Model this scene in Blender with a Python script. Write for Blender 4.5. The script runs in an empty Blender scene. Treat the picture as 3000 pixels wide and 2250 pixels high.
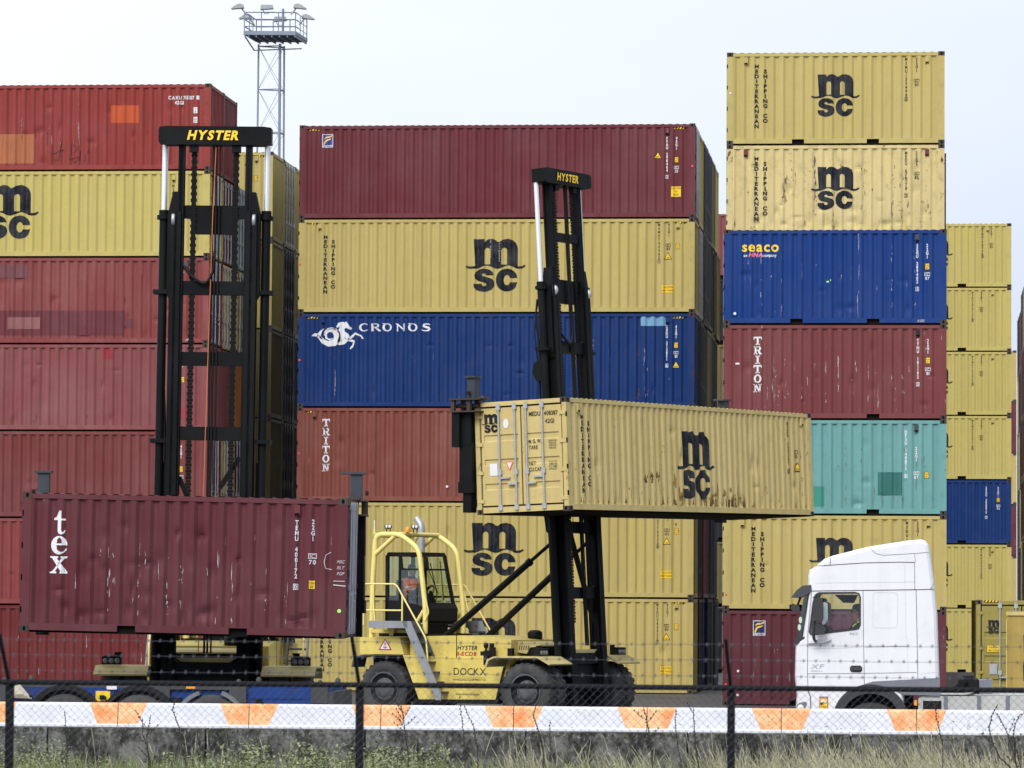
import bpy, bmesh, math, random
from mathutils import Vector, Matrix
from mathutils.geometry import tessellate_polygon
S = bpy.context.scene
PI = math.pi
R = math.radians
# ------------------------------------------------------------------ camera
YAW, PITCH, ROLL, CAM_H, F_PX = 0.0992, 0.0516, 0.0062, 2.8101, 12266.2
cd = bpy.data.cameras.new('camera'); cam = bpy.data.objects.new('camera', cd); S.collection.objects.link(cam)
fw = Vector((-math.sin(YAW)*math.cos(PITCH), math.cos(YAW)*math.cos(PITCH), math.sin(PITCH)))
rt = Vector((math.cos(YAW), math.sin(YAW), 0)); up = rt.cross(fw)
rt, up = (math.cos(ROLL)*rt + math.sin(ROLL)*up), (-math.sin(ROLL)*rt + math.cos(ROLL)*up)
mw = Matrix.Identity(4)
for i in range(3):
    mw[i][0], mw[i][1], mw[i][2] = rt[i], up[i], -fw[i]
mw[2][3] = CAM_H
cam.matrix_world = mw
cd.sensor_width = 36; cd.lens = F_PX/3000*36
cd.clip_start = 0.5; cd.clip_end = 3000
cd.dof.use_dof = True; cd.dof.focus_distance = 95; cd.dof.aperture_fstop = 6.3
S.camera = cam
S.render.resolution_x = 1024; S.render.resolution_y = 768
# ------------------------------------------------------------------ sky, sun, exposure
SUN_EL, SUN_AZ = R(42), R(193)            # azimuth clockwise from +Y : low left behind the camera
w = bpy.data.worlds.new('World'); S.world = w; w.use_nodes = True
nt = w.node_tree; nt.nodes.clear()
sky = nt.nodes.new('ShaderNodeTexSky'); sky.sky_type = 'NISHITA'; sky.sun_disc = False
sky.sun_elevation = SUN_EL; sky.sun_rotation = SUN_AZ
sky.air_density = 1.0; sky.dust_density = 4.0; sky.ozone_density = 1.0
hs = nt.nodes.new('ShaderNodeHueSaturation'); hs.inputs['Saturation'].default_value = 0.10; hs.inputs['Value'].default_value = 1.0
bg = nt.nodes.new('ShaderNodeBackground'); bg.inputs['Strength'].default_value = 0.10
# the closed cloud layer: three times as bright overhead as at the horizon, as an overcast sky is
tcw = nt.nodes.new('ShaderNodeTexCoord'); sx = nt.nodes.new('ShaderNodeSeparateXYZ'); nt.links.new(tcw.outputs['Generated'], sx.inputs[0])
cr = nt.nodes.new('ShaderNodeValToRGB'); nt.links.new(sx.outputs['Z'], cr.inputs[0])
el = cr.color_ramp.elements; el[0].position = 0.0; el[0].color = (.226, .247, .292, 1); el[1].position = 1.0; el[1].color = (.45, .46, .48, 1)
e2 = el.new(.15); e2.color = (.275, .287, .302, 1)
sc = nt.nodes.new('ShaderNodeVectorMath'); sc.operation = 'SCALE'; sc.inputs['Scale'].default_value = 19.5; 
cl = nt.nodes.new('ShaderNodeTexNoise'); cl.inputs['Scale'].default_value = 7; cl.inputs['Detail'].default_value = 3
cmp_ = nt.nodes.new('ShaderNodeMapping'); cmp_.inputs['Scale'].default_value = (1, 1, 3.2); nt.links.new(tcw.outputs['Generated'], cmp_.inputs[0]); nt.links.new(cmp_.outputs[0], cl.inputs['Vector'])
gx_ = nt.nodes.new('ShaderNodeMath'); gx_.operation = 'MULTIPLY_ADD'; nt.links.new(sx.outputs['X'], gx_.inputs[0]); gx_.inputs[1].default_value = -.45; gx_.inputs[2].default_value = .96
cla = nt.nodes.new('ShaderNodeMath'); cla.operation = 'MULTIPLY_ADD'; nt.links.new(cl.outputs['Fac'], cla.inputs[0]); cla.inputs[1].default_value = .16; nt.links.new(gx_.outputs[0], cla.inputs[2])
clm = nt.nodes.new('ShaderNodeClamp'); clm.inputs['Min'].default_value = .8; clm.inputs['Max'].default_value = 1.25; nt.links.new(cla.outputs[0], clm.inputs[0])
clv = nt.nodes.new('ShaderNodeVectorMath'); clv.operation = 'SCALE'; nt.links.new(cr.outputs[0], clv.inputs[0]); nt.links.new(clm.outputs[0], clv.inputs['Scale'])
mr = nt.nodes.new('ShaderNodeMapRange'); nt.links.new(sx.outputs['X'], mr.inputs[0]); mr.inputs[1].default_value = -.24; mr.inputs[2].default_value = .05
tn = nt.nodes.new('ShaderNodeMix'); tn.data_type = 'RGBA'; nt.links.new(mr.outputs[0], tn.inputs[0]); tn.inputs[6].default_value = (1.05, 1.05, 1.03, 1); tn.inputs[7].default_value = (.92, .96, 1.05, 1)
tm = nt.nodes.new('ShaderNodeVectorMath'); tm.operation = 'MULTIPLY'; nt.links.new(clv.outputs[0], tm.inputs[0]); nt.links.new(tn.outputs[2], tm.inputs[1])
nt.links.new(tm.outputs[0], sc.inputs[0])
ov = nt.nodes.new('ShaderNodeMix'); ov.data_type = 'RGBA'; ov.inputs[0].default_value = 0.85
out = nt.nodes.new('ShaderNodeOutputWorld')
nt.links.new(sky.outputs[0], hs.inputs['Color']); nt.links.new(hs.outputs[0], ov.inputs[6]); nt.links.new(sc.outputs[0], ov.inputs[7])
nt.links.new(ov.outputs[2], bg.inputs[0]); nt.links.new(bg.outputs[0], out.inputs[0])
sl = bpy.data.lights.new('sun', 'SUN'); sl.energy = 1.5; sl.angle = R(26); sl.color = (1, .965, .92)
so = bpy.data.objects.new('sun', sl); S.collection.objects.link(so)
sd = Vector((math.sin(SUN_AZ)*math.cos(SUN_EL), math.cos(SUN_AZ)*math.cos(SUN_EL), math.sin(SUN_EL)))
so.rotation_euler = (-sd).to_track_quat('-Z', 'Y').to_euler(); so.location = (0, 0, 60)
S.view_settings.view_transform = 'Standard'; S.view_settings.look = 'None'
S.view_settings.exposure = 0.78; S.view_settings.gamma = 1.0
S.cycles.max_bounces = 6; S.cycles.diffuse_bounces = 3; S.cycles.glossy_bounces = 3
S.cycles.transparent_max_bounces = 24; S.cycles.transmission_bounces = 4

# ------------------------------------------------------------------ helpers
def tag(o, label=None, cat=None, group=None, kind=None):
    if label: o['label'] = label
    if cat: o['category'] = cat
    if group: o['group'] = group
    if kind: o['kind'] = kind
    return o
def empty(name, loc, rot=(0, 0, 0), label=None, cat=None, group=None):
    o = bpy.data.objects.new(name, None); S.collection.objects.link(o)
    o.location = loc; o.rotation_euler = rot; o.empty_display_size = .3
    return tag(o, label, cat, group)
def link(name, me, mats, parent=None):
    for m in mats: me.materials.append(m)
    o = bpy.data.objects.new(name, me); S.collection.objects.link(o)
    if parent: o.parent = parent
    return o
class MB:
    """collects shapes, builds ONE mesh object"""
    def __init__(s): s.v = []; s.f = []; s.m = []; s.sm = []
    def add(s, vs, fs, m=0, sm=False):
        b = len(s.v); s.v += [tuple(p) for p in vs]
        for f in fs:
            s.f.append(tuple(b+i for i in f)); s.m.append(m); s.sm.append(sm)
        return s
    def box(s, x0, x1, y0, y1, z0, z1, m=0):
        if x0 > x1: x0, x1 = x1, x0
        if y0 > y1: y0, y1 = y1, y0
        if z0 > z1: z0, z1 = z1, z0
        vs = [(x0,y0,z0),(x1,y0,z0),(x1,y1,z0),(x0,y1,z0),(x0,y0,z1),(x1,y0,z1),(x1,y1,z1),(x0,y1,z1)]
        return s.add(vs, [(0,3,2,1),(4,5,6,7),(0,1,5,4),(1,2,6,5),(2,3,7,6),(3,0,4,7)], m)
    def cbox(s, c, d, m=0):
        return s.box(c[0]-d[0]/2, c[0]+d[0]/2, c[1]-d[1]/2, c[1]+d[1]/2, c[2]-d[2]/2, c[2]+d[2]/2, m)
    def prism(s, poly, a, b, axis='y', m=0, sm=False):
        """poly: 2D outline. axis y: (x,z) extruded y a..b ; x: (y,z) ; z: (x,y)"""
        n = len(poly)
        def P(p, t):
            return (p[0], t, p[1]) if axis == 'y' else ((t, p[0], p[1]) if axis == 'x' else (p[0], p[1], t))
        vs = [P(p, a) for p in poly] + [P(p, b) for p in poly]
        tri = tessellate_polygon([[Vector((p[0], p[1], 0)) for p in poly]])
        fs = [tuple(t) for t in tri] + [tuple(i+n for i in reversed(t)) for t in tri]
        s.add(vs, fs, m)
        s.add(vs, [(i, (i+1) % n, n+(i+1) % n, n+i) for i in range(n)], m, sm)
        return s
    def beam(s, p, q, wd, ht, m=0, upv=(0, 0, 1)):
        """rectangular bar from p to q; wd across, ht along upv"""
        p, q = Vector(p), Vector(q); d = (q-p).normalized(); u = Vector(upv)
        if abs(d.dot(u)) > .99: u = Vector((1, 0, 0))
        a = d.cross(u).normalized(); u = a.cross(d)
        vs = []
        for c in (p, q):
            for (i, j) in ((-1,-1),(1,-1),(1,1),(-1,1)): vs.append(c + a*(i*wd/2) + u*(j*ht/2))
        return s.add(vs, [(0,1,2,3),(7,6,5,4),(0,4,5,1),(1,5,6,2),(2,6,7,3),(3,7,4,0)], m)
    def tube(s, pts, r, seg=8, m=0, sm=True, caps=True):
        pts = [Vector(p) for p in pts]; n = len(pts); base = len(s.v); vs = []; fs = []
        rs = r if isinstance(r, (list, tuple)) else [r]*n
        prev = None
        for i, p in enumerate(pts):
            if i == 0: d = pts[1]-pts[0]
            elif i == n-1: d = pts[-1]-pts[-2]
            else: d = (pts[i+1]-p).normalized() + (p-pts[i-1]).normalized()
            d.normalize()
            if prev is None:
                a = d.cross(Vector((0, 0, 1)))
                if a.length < .05: a = d.cross(Vector((0, 1, 0)))
            else:
                a = prev - d*prev.dot(d)
            a.normalize(); prev = a; b = d.cross(a)
            for k in range(seg):
                t = 2*PI*k/seg; vs.append(p + a*(rs[i]*math.cos(t)) + b*(rs[i]*math.sin(t)))
        for i in range(n-1):
            for k in range(seg):
                k2 = (k+1) % seg; fs.append((i*seg+k, i*seg+k2, (i+1)*seg+k2, (i+1)*seg+k))
        s.add(vs, fs, m, sm)
        if caps: s.add(vs[:seg], [tuple(range(seg-1, -1, -1))], m); s.add(vs[-seg:], [tuple(range(seg))], m)
        return s
    def lathe(s, prof, c, axis='y', seg=24, m=0, sm=True):
        """prof: list of (along axis, radius)"""
        vs = []; fs = []; n = len(prof)
        for (t, r) in prof:
            for k in range(seg):
                a = 2*PI*k/seg; u, v = r*math.cos(a), r*math.sin(a)
                vs.append((c[0]+u, c[1]+t, c[2]+v) if axis == 'y' else ((c[0]+t, c[1]+u, c[2]+v) if axis == 'x' else (c[0]+u, c[1]+v, c[2]+t)))
        for i in range(n-1):
            for k in range(seg):
                k2 = (k+1) % seg; fs.append((i*seg+k, i*seg+k2, (i+1)*seg+k2, (i+1)*seg+k))
        return s.add(vs, fs, m, sm)
    def blob(s, c, d, m=0, nu=12, nv=8):
        vs = []; fs = []
        for j in range(nv+1):
            ph = PI*j/nv
            for k in range(nu):
                t = 2*PI*k/nu
                vs.append((c[0]+d[0]*math.sin(ph)*math.cos(t), c[1]+d[1]*math.sin(ph)*math.sin(t), c[2]+d[2]*math.cos(ph)))
        for j in range(nv):
            for k in range(nu):
                k2 = (k+1) % nu; fs.append((j*nu+k, j*nu+k2, (j+1)*nu+k2, (j+1)*nu+k))
        return s.add(vs, fs, m, True)
    def build(s, name, mats, parent=None):
        me = bpy.data.meshes.new(name); me.from_pydata(s.v, [], s.f)
        me.polygons.foreach_set('material_index', s.m); me.polygons.foreach_set('use_smooth', s.sm)
        bm = bmesh.new(); bm.from_mesh(me); bmesh.ops.recalc_face_normals(bm, faces=bm.faces); bm.to_mesh(me); bm.free()
        if not isinstance(mats, (list, tuple)): mats = [mats]
        return link(name, me, mats, parent)

# ------------------------------------------------------------------ materials
def mk(name):
    m = bpy.data.materials.new(name); m.use_nodes = True
    t = m.node_tree; t.nodes.clear()
    o = t.nodes.new('ShaderNodeOutputMaterial'); p = t.nodes.new('ShaderNodeBsdfPrincipled')
    t.links.new(p.outputs[0], o.inputs[0])
    return m, t, p
def N(t, typ, **kw):
    n = t.nodes.new(typ)
    for k, v in kw.items():
        if k in n.inputs: n.inputs[k].default_value = v
        else: setattr(n, k, v)
    return n
def noise(t, vec, scale, detail=3, rough=.6, stretch=None, off=None):
    mp = N(t, 'ShaderNodeMapping')
    if stretch: mp.inputs['Scale'].default_value = stretch
    t.links.new(vec, mp.inputs['Vector'])
    if off is not None: t.links.new(off, mp.inputs['Location'])
    n = N(t, 'ShaderNodeTexNoise', Scale=scale, Detail=detail, Roughness=rough)
    t.links.new(mp.outputs[0], n.inputs['Vector'])
    return n.outputs['Fac']
def ramp(t, fac, a, b, ca=(0,0,0,1), cb=(1,1,1,1)):
    r = N(t, 'ShaderNodeValToRGB'); e = r.color_ramp.elements
    e[0].position = a; e[1].position = b; e[0].color = ca; e[1].color = cb
    t.links.new(fac, r.inputs[0]); return r.outputs[0]
def mixc(t, fac, a, b, mode='MIX'):
    m = N(t, 'ShaderNodeMix', data_type='RGBA', blend_type=mode)
    for sock, v in ((m.inputs[0], fac), (m.inputs[6], a), (m.inputs[7], b)):
        if isinstance(v, (int, float)): sock.default_value = v
        elif isinstance(v, (tuple, list)): sock.default_value = (*v[:3], 1)
        else: t.links.new(v, sock)
    return m.outputs[2]
def mulf(t, a, b):
    n = N(t, 'ShaderNodeMath', operation='MULTIPLY')
    for s, v in ((n.inputs[0], a), (n.inputs[1], b)):
        if isinstance(v, (int, float)): s.default_value = v
        else: t.links.new(v, s)
    return n.outputs[0]
def plain(name, col, rough=.6, metal=0, var=.12, vs=3, spec=.5):
    m, t, p = mk(name)
    tc = N(t, 'ShaderNodeTexCoord')
    f = noise(t, tc.outputs['Object'], vs, 4)
    c = mixc(t, f, tuple(x*(1-var) for x in col), tuple(min(1, x*(1+var)) for x in col))
    t.links.new(c, p.inputs['Base Color'])
    p.inputs['Roughness'].default_value = rough; p.inputs['Metallic'].default_value = metal
    p.inputs['Specular IOR Level'].default_value = spec
    return m
def paint(name, col, rust=.3, scratch=.3, fade=.25, dirt=.3, rough=.55, streak=.3, scol=(.62,.58,.56), bump=.25, spec=.14):
    """weathered steel paint: fading, run-down streaks, rust spots, rubbed scratches, dirt (all of them the surface's own colour)"""
    m, t, p = mk(name)
    tc = N(t, 'ShaderNodeTexCoord'); oi = N(t, 'ShaderNodeObjectInfo')
    off = N(t, 'ShaderNodeVectorMath', operation='SCALE'); off.inputs[0].default_value = (37, 19, 23)
    t.links.new(oi.outputs['Random'], off.inputs['Scale'])
    V = tc.outputs['Object']; O = off.outputs[0]
    pale = tuple(min(1, x*.78+.10) for x in col); dark = tuple(x*.60 for x in col)
    c = mixc(t, mulf(t, ramp(t, noise(t, V, .55, 4, .6, None, O), .38, .70), fade), col, pale)
    rib = noise(t, V, 3.4, 2, .5, (1, .3, .035), O)                # each rib has weathered a little differently
    c = mixc(t, mulf(t, ramp(t, rib, .40, .62), min(1, fade*.9+.10)), c, tuple(x*.75 for x in col))
    st = ramp(t, noise(t, V, 5, 5, .65, (1, 1, .09), O), .47, .70)
    c = mixc(t, mulf(t, st, streak), c, dark)
    gr = ramp(t, noise(t, V, 2.4, 6, .7, None, O), .52, .75)
    c = mixc(t, mulf(t, gr, dirt*.7), c, (.055, .045, .035))
    sc = ramp(t, noise(t, V, 9, 4, .75, (1, 1, .10), O), .665, .72)
    sc2 = ramp(t, noise(t, V, .8, 3, .5, None, O), .45, .62)
    c = mixc(t, mulf(t, mulf(t, sc, sc2), scratch), c, scol)
    ru = ramp(t, noise(t, V, 3.2, 8, .78, (1, 1, .55), O), .675-.09*rust, .715-.09*rust)
    c = mixc(t, mulf(t, ru, min(1, rust*1.6)), c, (.085, .034, .016))
    t.links.new(c, p.inputs['Base Color'])
    p.inputs['Roughness'].default_value = rough
    p.inputs['Specular IOR Level'].default_value = spec
    b = N(t, 'ShaderNodeBump', Strength=bump, Distance=.03)
    t.links.new(noise(t, V, 2.2, 3, .5, None, O), b.inputs['Height']); t.links.new(b.outputs[0], p.inputs['Normal'])
    return m
# ------------------------------------------------------------------ lettering
_gl = {}
def glyph(ch, bold):
    """outline of one character as triangles, 1 unit = capital height; returns verts, faces, width"""
    k = (ch, bold)
    if k not in _gl:
        cu = bpy.data.curves.new('g', 'FONT'); cu.body = ch; cu.size = 1; cu.offset = bold; cu.resolution_u = 3
        ob = bpy.data.objects.new('g', cu); S.collection.objects.link(ob)
        bpy.context.view_layer.update()
        me = bpy.data.meshes.new_from_object(ob.evaluated_get(bpy.context.evaluated_depsgraph_get()))
        me.calc_loop_triangles()
        vs = [(v.co.x, v.co.y) for v in me.vertices]; fs = [tuple(t.vertices) for t in me.loop_triangles]
        bpy.data.objects.remove(ob); bpy.data.curves.remove(cu); bpy.data.meshes.remove(me)
        _gl[k] = (vs, fs)
    return _gl[k]
CAP = None
def cap_h():
    global CAP
    if CAP is None:
        CAP = max(v[1] for v in glyph('H', 0)[0])
    return CAP
class Flat:
    """2D triangles (x right, z up)"""
    def __init__(s): s.t = []
    def tri(s, a, b, c): s.t.append((a, b, c)); return s
    def poly(s, pts, holes=()):
        loops = [pts] + list(holes)
        fl = [p for l in loops for p in l]
        for t in tessellate_polygon([[Vector((p[0], p[1], 0)) for p in l] for l in loops]):
            s.t.append(tuple(fl[i] for i in t))
        return s
    def rect(s, x0, x1, z0, z1): return s.poly([(x0,z0),(x1,z0),(x1,z1),(x0,z1)])
    def frame(s, x0, x1, z0, z1, w):
        return s.poly([(x0,z0),(x1,z0),(x1,z1),(x0,z1)], [[(x0+w,z0+w),(x0+w,z1-w),(x1-w,z1-w),(x1-w,z0+w)]])
    def ellipse(s, cx, cz, rx, rz, n=28, hole=None):
        E = lambda x, z, a, b, k=n: [(x+a*math.cos(2*PI*i/k), z+b*math.sin(2*PI*i/k)) for i in range(k)]
        return s.poly(E(cx, cz, rx, rz), [E(*hole)[::-1]] if hole else ())
    def stroke(s, pts, wd, closed=False):
        """thick polyline; wd number or list"""
        n = len(pts); ws = wd if isinstance(wd, (list, tuple)) else [wd]*n
        L = []; Q = []
        for i, p in enumerate(pts):
            a = pts[max(0, i-1)]; b = pts[min(n-1, i+1)]
            dx, dz = b[0]-a[0], b[1]-a[1]; l = math.hypot(dx, dz) or 1
            nx, nz = -dz/l*ws[i]/2, dx/l*ws[i]/2
            L.append((p[0]+nx, p[1]+nz)); Q.append((p[0]-nx, p[1]-nz))
        for i in range(n-1):
            s.t.append((L[i], Q[i], Q[i+1])); s.t.append((L[i], Q[i+1], L[i+1]))
        return s
    def text(s, txt, x, z, h, bold=.02, sx=1.0, shear=0, track=0, align='l', fixed=None, fit=None):
        """one line; h = capital height; fit = wanted width"""
        if fit:
            q = Flat().text(txt, 0, 0, h, bold, 1.0, 0, track); xs = [p[0] for t in q.t for p in t]; sx = fit/(max(xs)-min(xs))
        k = h/cap_h(); adv = 0; items = []
        for ch in txt:
            if ch == ' ': adv += (fixed or .32*h*sx*1.2); continue
            vs, fs = glyph(ch, min(bold, .018) if ch in 'MW' else bold)
            x0 = min(v[0] for v in vs); x1 = max(v[0] for v in vs)
            wch = (x1-x0)*k*sx
            ox = adv + ((fixed-wch)/2 if fixed else 0)
            items.append((vs, fs, ox - x0*k*sx)); adv += fixed if fixed else wch + h*.14*sx + track
        tot = adv - (0 if fixed else h*.14*sx + track)
        dx = x - (tot/2 if align == 'c' else (tot if align == 'r' else 0))
        for vs, fs, ox in items:
            P = [(dx+ox+v[0]*k*sx+shear*v[1]*k, z+v[1]*k) for v in vs]
            for f in fs: s.t.append(tuple(P[i] for i in f))
        return s
    def column(s, txt, xc, ztop, pitch, h, bold=.02, sx=.8):
        """letters under one another, first one's top at ztop"""
        for i, ch in enumerate(txt):
            if ch != ' ': s.text(ch, xc, ztop-i*pitch-h, h, bold, sx, align='c')
        return s
    def moved(s, dx, dz, k=1):
        f = Flat(); f.t = [tuple((p[0]*k+dx, p[1]*k+dz) for p in t) for t in s.t]; return f
    def add(s, o): s.t += o.t; return s
def clip(poly, x, keep_left):
    out = []
    for i in range(len(poly)):
        a, b = poly[i-1], poly[i]
        ia = (a[0] <= x) == keep_left; ib = (b[0] <= x) == keep_left
        if ia != ib:
            t = (x-a[0])/(b[0]-a[0]); out.append((x, a[1]+t*(b[1]-a[1])))
        if ib: out.append(b)
    return out
def lay(flat, name, mat, parent, surf, breaks=(), lift=.005, basis=None):
    """lay flat marks on a surface: surf(x,z) -> y of the wall ; breaks = x of the folds. basis maps (x,y,z) to local"""
    vs = []; fs = []
    br = sorted(breaks)
    for t in flat.t:
        pcs = [list(t)]
        xa = min(p[0] for p in t); xb = max(p[0] for p in t)
        for x in br:
            if xa < x < xb:
                last = pcs.pop(); a = clip(last, x, True); b = clip(last, x, False)
                if len(a) > 2: pcs.append(a)
                if len(b) > 2: pcs.append(b)
        for pc in pcs:
            if len(pc) < 3: continue
            b0 = len(vs)
            for p in pc:
                q = (p[0], surf(p[0], p[1]) - lift, p[1]); vs.append(basis(q) if basis else q)
            for i in range(1, len(pc)-1): fs.append((b0, b0+i, b0+i+1))
    me = bpy.data.meshes.new(name); me.from_pydata(vs, [], fs); me.update()
    return link(name, me, [mat], parent)
def arc(cx, cz, rx, rz, a0, a1, n=14):
    return [(cx+rx*math.cos(R(a0+(a1-a0)*i/n)), cz+rz*math.sin(R(a0+(a1-a0)*i/n))) for i in range(n+1)]
def emblem_letters():
    """the dark two-row letter emblem, m = 1 wide, x centred, top at z=0"""
    f = Flat()
    def X(px): return (px-1815)/580
    def Z(pz): return (125-pz)/580
    P = lambda *l: [(X(a), Z(b)) for a, b in l]
    def wave(px): return 485-22*math.cos(2*PI*(px-1695)/285) if 1525 <= px <= 2105 else 505
    top = P((1525,130),(1668,130),(1668,168)) + [(X(1755+95*math.cos(R(a))), Z(205-80*math.sin(R(a))*1.0)) for a in (150,125,100,75,50,32)] + P((1868,168)) \
        + [(X(1965+140*math.cos(R(a))), Z(258-133*math.sin(R(a)))) for a in (135,110,85,60,38,18,0)] + P((2105,480))
    bot = [(X(px), Z(wave(px)+12)) for px in range(2100, 1520, -29)]
    h1 = P((1668,460),(1668,280)) + [(X(1706+38*math.cos(R(a))), Z(280-38*math.sin(R(a)))) for a in (150,120,90,60,30)] + P((1744,280),(1744,460))
    h2 = P((1888,462),(1888,280)) + [(X(1926+38*math.cos(R(a))), Z(280-38*math.sin(R(a)))) for a in (150,120,90,60,30)] + P((1964,280),(1964,462))
    f.poly(top+bot, [h1, h2])
    ends = [1425,1440,1460,1485,1510]
    f.stroke(P((1425,486),(1448,497),(1480,503),(1515,502),(1560,496)), [24/580,30/580,32/580,32/580,30/580])
    f.stroke(P((2070,496),(2112,503),(2150,500),(2180,488),(2202,474)), [30/580,32/580,32/580,28/580,22/580])
    # c
    oc = [(X(1962+146*math.cos(R(a))), Z(666-150*math.sin(R(a)))) for a in range(12, 350, 13)]
    oc = P((2100,640)) + oc[1:-1] + P((2100,695))
    ic = [(X(1964+45*math.cos(R(a))), Z(667-68*math.sin(R(a)))) for a in range(335, 24, -22)]
    f.poly(oc + P((2000,695)) + ic + P((2000,640)))
    # s
    f.poly(P((1790,605),(1782,572),(1758,543),(1715,523),(1655,515),(1596,527),(1552,560),(1535,608),(1548,652),(1585,678),(1640,692),(1682,706),(1695,724),(1684,741),(1660,747),(1640,737),(1634,715),(1523,715),(1529,757),(1556,793),(1600,812),(1655,820),(1715,812),(1762,792),(1793,755),(1801,708),(1787,668),(1755,645),(1700,628),(1652,615),(1635,600),(1640,585),(1662,577),(1683,586),(1691,605)))
    return f
def slab(ch):
    """slab-serif capitals, 1 high, about .95 wide, x centred"""
    f = Flat(); w_ = .2
    if ch == 'T':
        f.rect(-.5,.5,.82,1); f.rect(-.5,-.40,.64,.83); f.rect(.40,.5,.64,.83); f.rect(-.12,.12,0,.83); f.rect(-.26,.26,0,.13)
    elif ch == 'I':
        f.rect(-.12,.12,0,1); f.rect(-.28,.28,0,.13); f.rect(-.28,.28,.87,1)
    elif ch == 'O':
        f.ellipse(0,.5,.46,.52,28,(0,.5,.24,.36,28))
    elif ch == 'N':
        f.poly([(-.4,1),(-.17,1),(.4,0),(.17,0)]); f.rect(-.36,-.22,0,1); f.rect(.22,.36,0,1); f.rect(-.5,-.1,0,.12); f.rect(.08,.5,.88,1); f.rect(-.5,-.2,.88,1)
    elif ch == 'R':
        f.rect(-.36,-.14,0,1); f.rect(-.48,-.02,0,.12); f.rect(-.48,.1,.87,1)
        f.poly([(-.2,1),(.1,1)]+arc(.1,.72,.3,.28,90,-90)+[(-.2,.44)], [[(-.14,.86),(-.14,.57)]+arc(.08,.715,.12,.145,-90,90)])
        f.poly([(-.02,.47),(.2,.47),(.42,.12),(.5,.12),(.5,0),(.2,0)])
    return f
def serif_low(ch):
    """heavy roman lower-case t e x, x-height 1, x centred"""
    f = Flat()
    if ch == 't':
        f.poly([(-.12,.96),(-.40,.96),(-.40,1.06),(-.20,1.2),(-.02,1.62),(.12,1.62),(.12,1.06),(.42,1.06),(.42,.94),(.12,.94),(.12,.32),(.16,.15),(.26,.13),(.36,.28),(.42,.26),(.34,.05),(.14,-.04),(-.04,.02),(-.12,.18)])
    elif ch == 'e':
        o = [(.0+.47*math.cos(R(a)), .5+.53*math.sin(R(a))) for a in range(0, 326, 18)]
        f.poly([(.47,.5)]+o[1:]+[(.42,.2),(.44,.3),(.38,.32),(.26,.14),(.08,.12),(-.1,.24),(-.16,.5)], [[(-.14,.6),(.17,.6),(.15,.84),(.02,.95),(-.1,.84)]])
    else:
        f.poly([(-.52,1),(-.02,1),(-.02,.91),(-.1,.88),(.52,.0+.09),(.52,0),(-.02+.1,0),(.08,.09),(.14,.12),(-.42,.91),(-.52,.91)])
        f.poly([(.12,1),(.5,1),(.5,.91),(.36,.88),(.02,.5),(-.06,.58),(.18,.88),(.12,.91)])
        f.poly([(-.52,0),(-.12,0),(-.12,.09),(-.22,.12),(.02,.42),(-.06,.52),(-.38,.12),(-.52,.09)])
    return f
def roman_wide():
    """wide roman capitals C R O N O S, 1 high, left at 0"""
    f = Flat()
    def O(x): f.ellipse(x+.62,.5,.62,.52,28,(x+.65,.52,.34,.40,28)); f.poly([(x-.02,1.02),(x+.5,1.02),(x+.4,.84),(x+.16,.9)])
    a = [( .66+.66*math.cos(R(t)), .5+.53*math.sin(R(t))) for t in range(48, 318, 15)]
    b = [( .74+.44*math.cos(R(t)), .5+.42*math.sin(R(t))) for t in range(310, 52, -15)]
    f.poly(a+[(1.22,.2)]+b+[(1.22,.8)])
    x = 1.6
    f.poly([(x,1),(x+.34,1),(x+.34,0),(x+.04,0)])
    f.poly([(x+.3,1),(x+.75,1)]+arc(x+.75,.74,.3,.26,90,-90)+[(x+.3,.48)], [[(x+.34,.9),(x+.34,.58)]+arc(x+.66,.74,.14,.16,-90,90)])
    f.poly([(x+.42,.5),(x+.75,.5),(x+1.36,0),(x+.96,0)])
    O(3.1)
    x = 4.75
    f.poly([(x,1),(x+.36,1),(x+1.26,.22),(x+1.26,-.02),(x+.24,.86)]); f.rect(x+.24,x+.40,-.02,.8); f.rect(x+1.1,x+1.26,0,1)
    O(6.45)
    x = 8.25
    f.stroke([(x+1.1,.82),(x+.9,.93),(x+.55,.95),(x+.25,.86),(x+.2,.7),(x+.5,.56),(x+.9,.46),(x+1.08,.28),(x+.9,.1),(x+.55,.05),(x+.2,.09),(x,.2)], [.1,.12,.14,.2,.26,.28,.28,.26,.2,.14,.12,.1])
    return f
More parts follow.
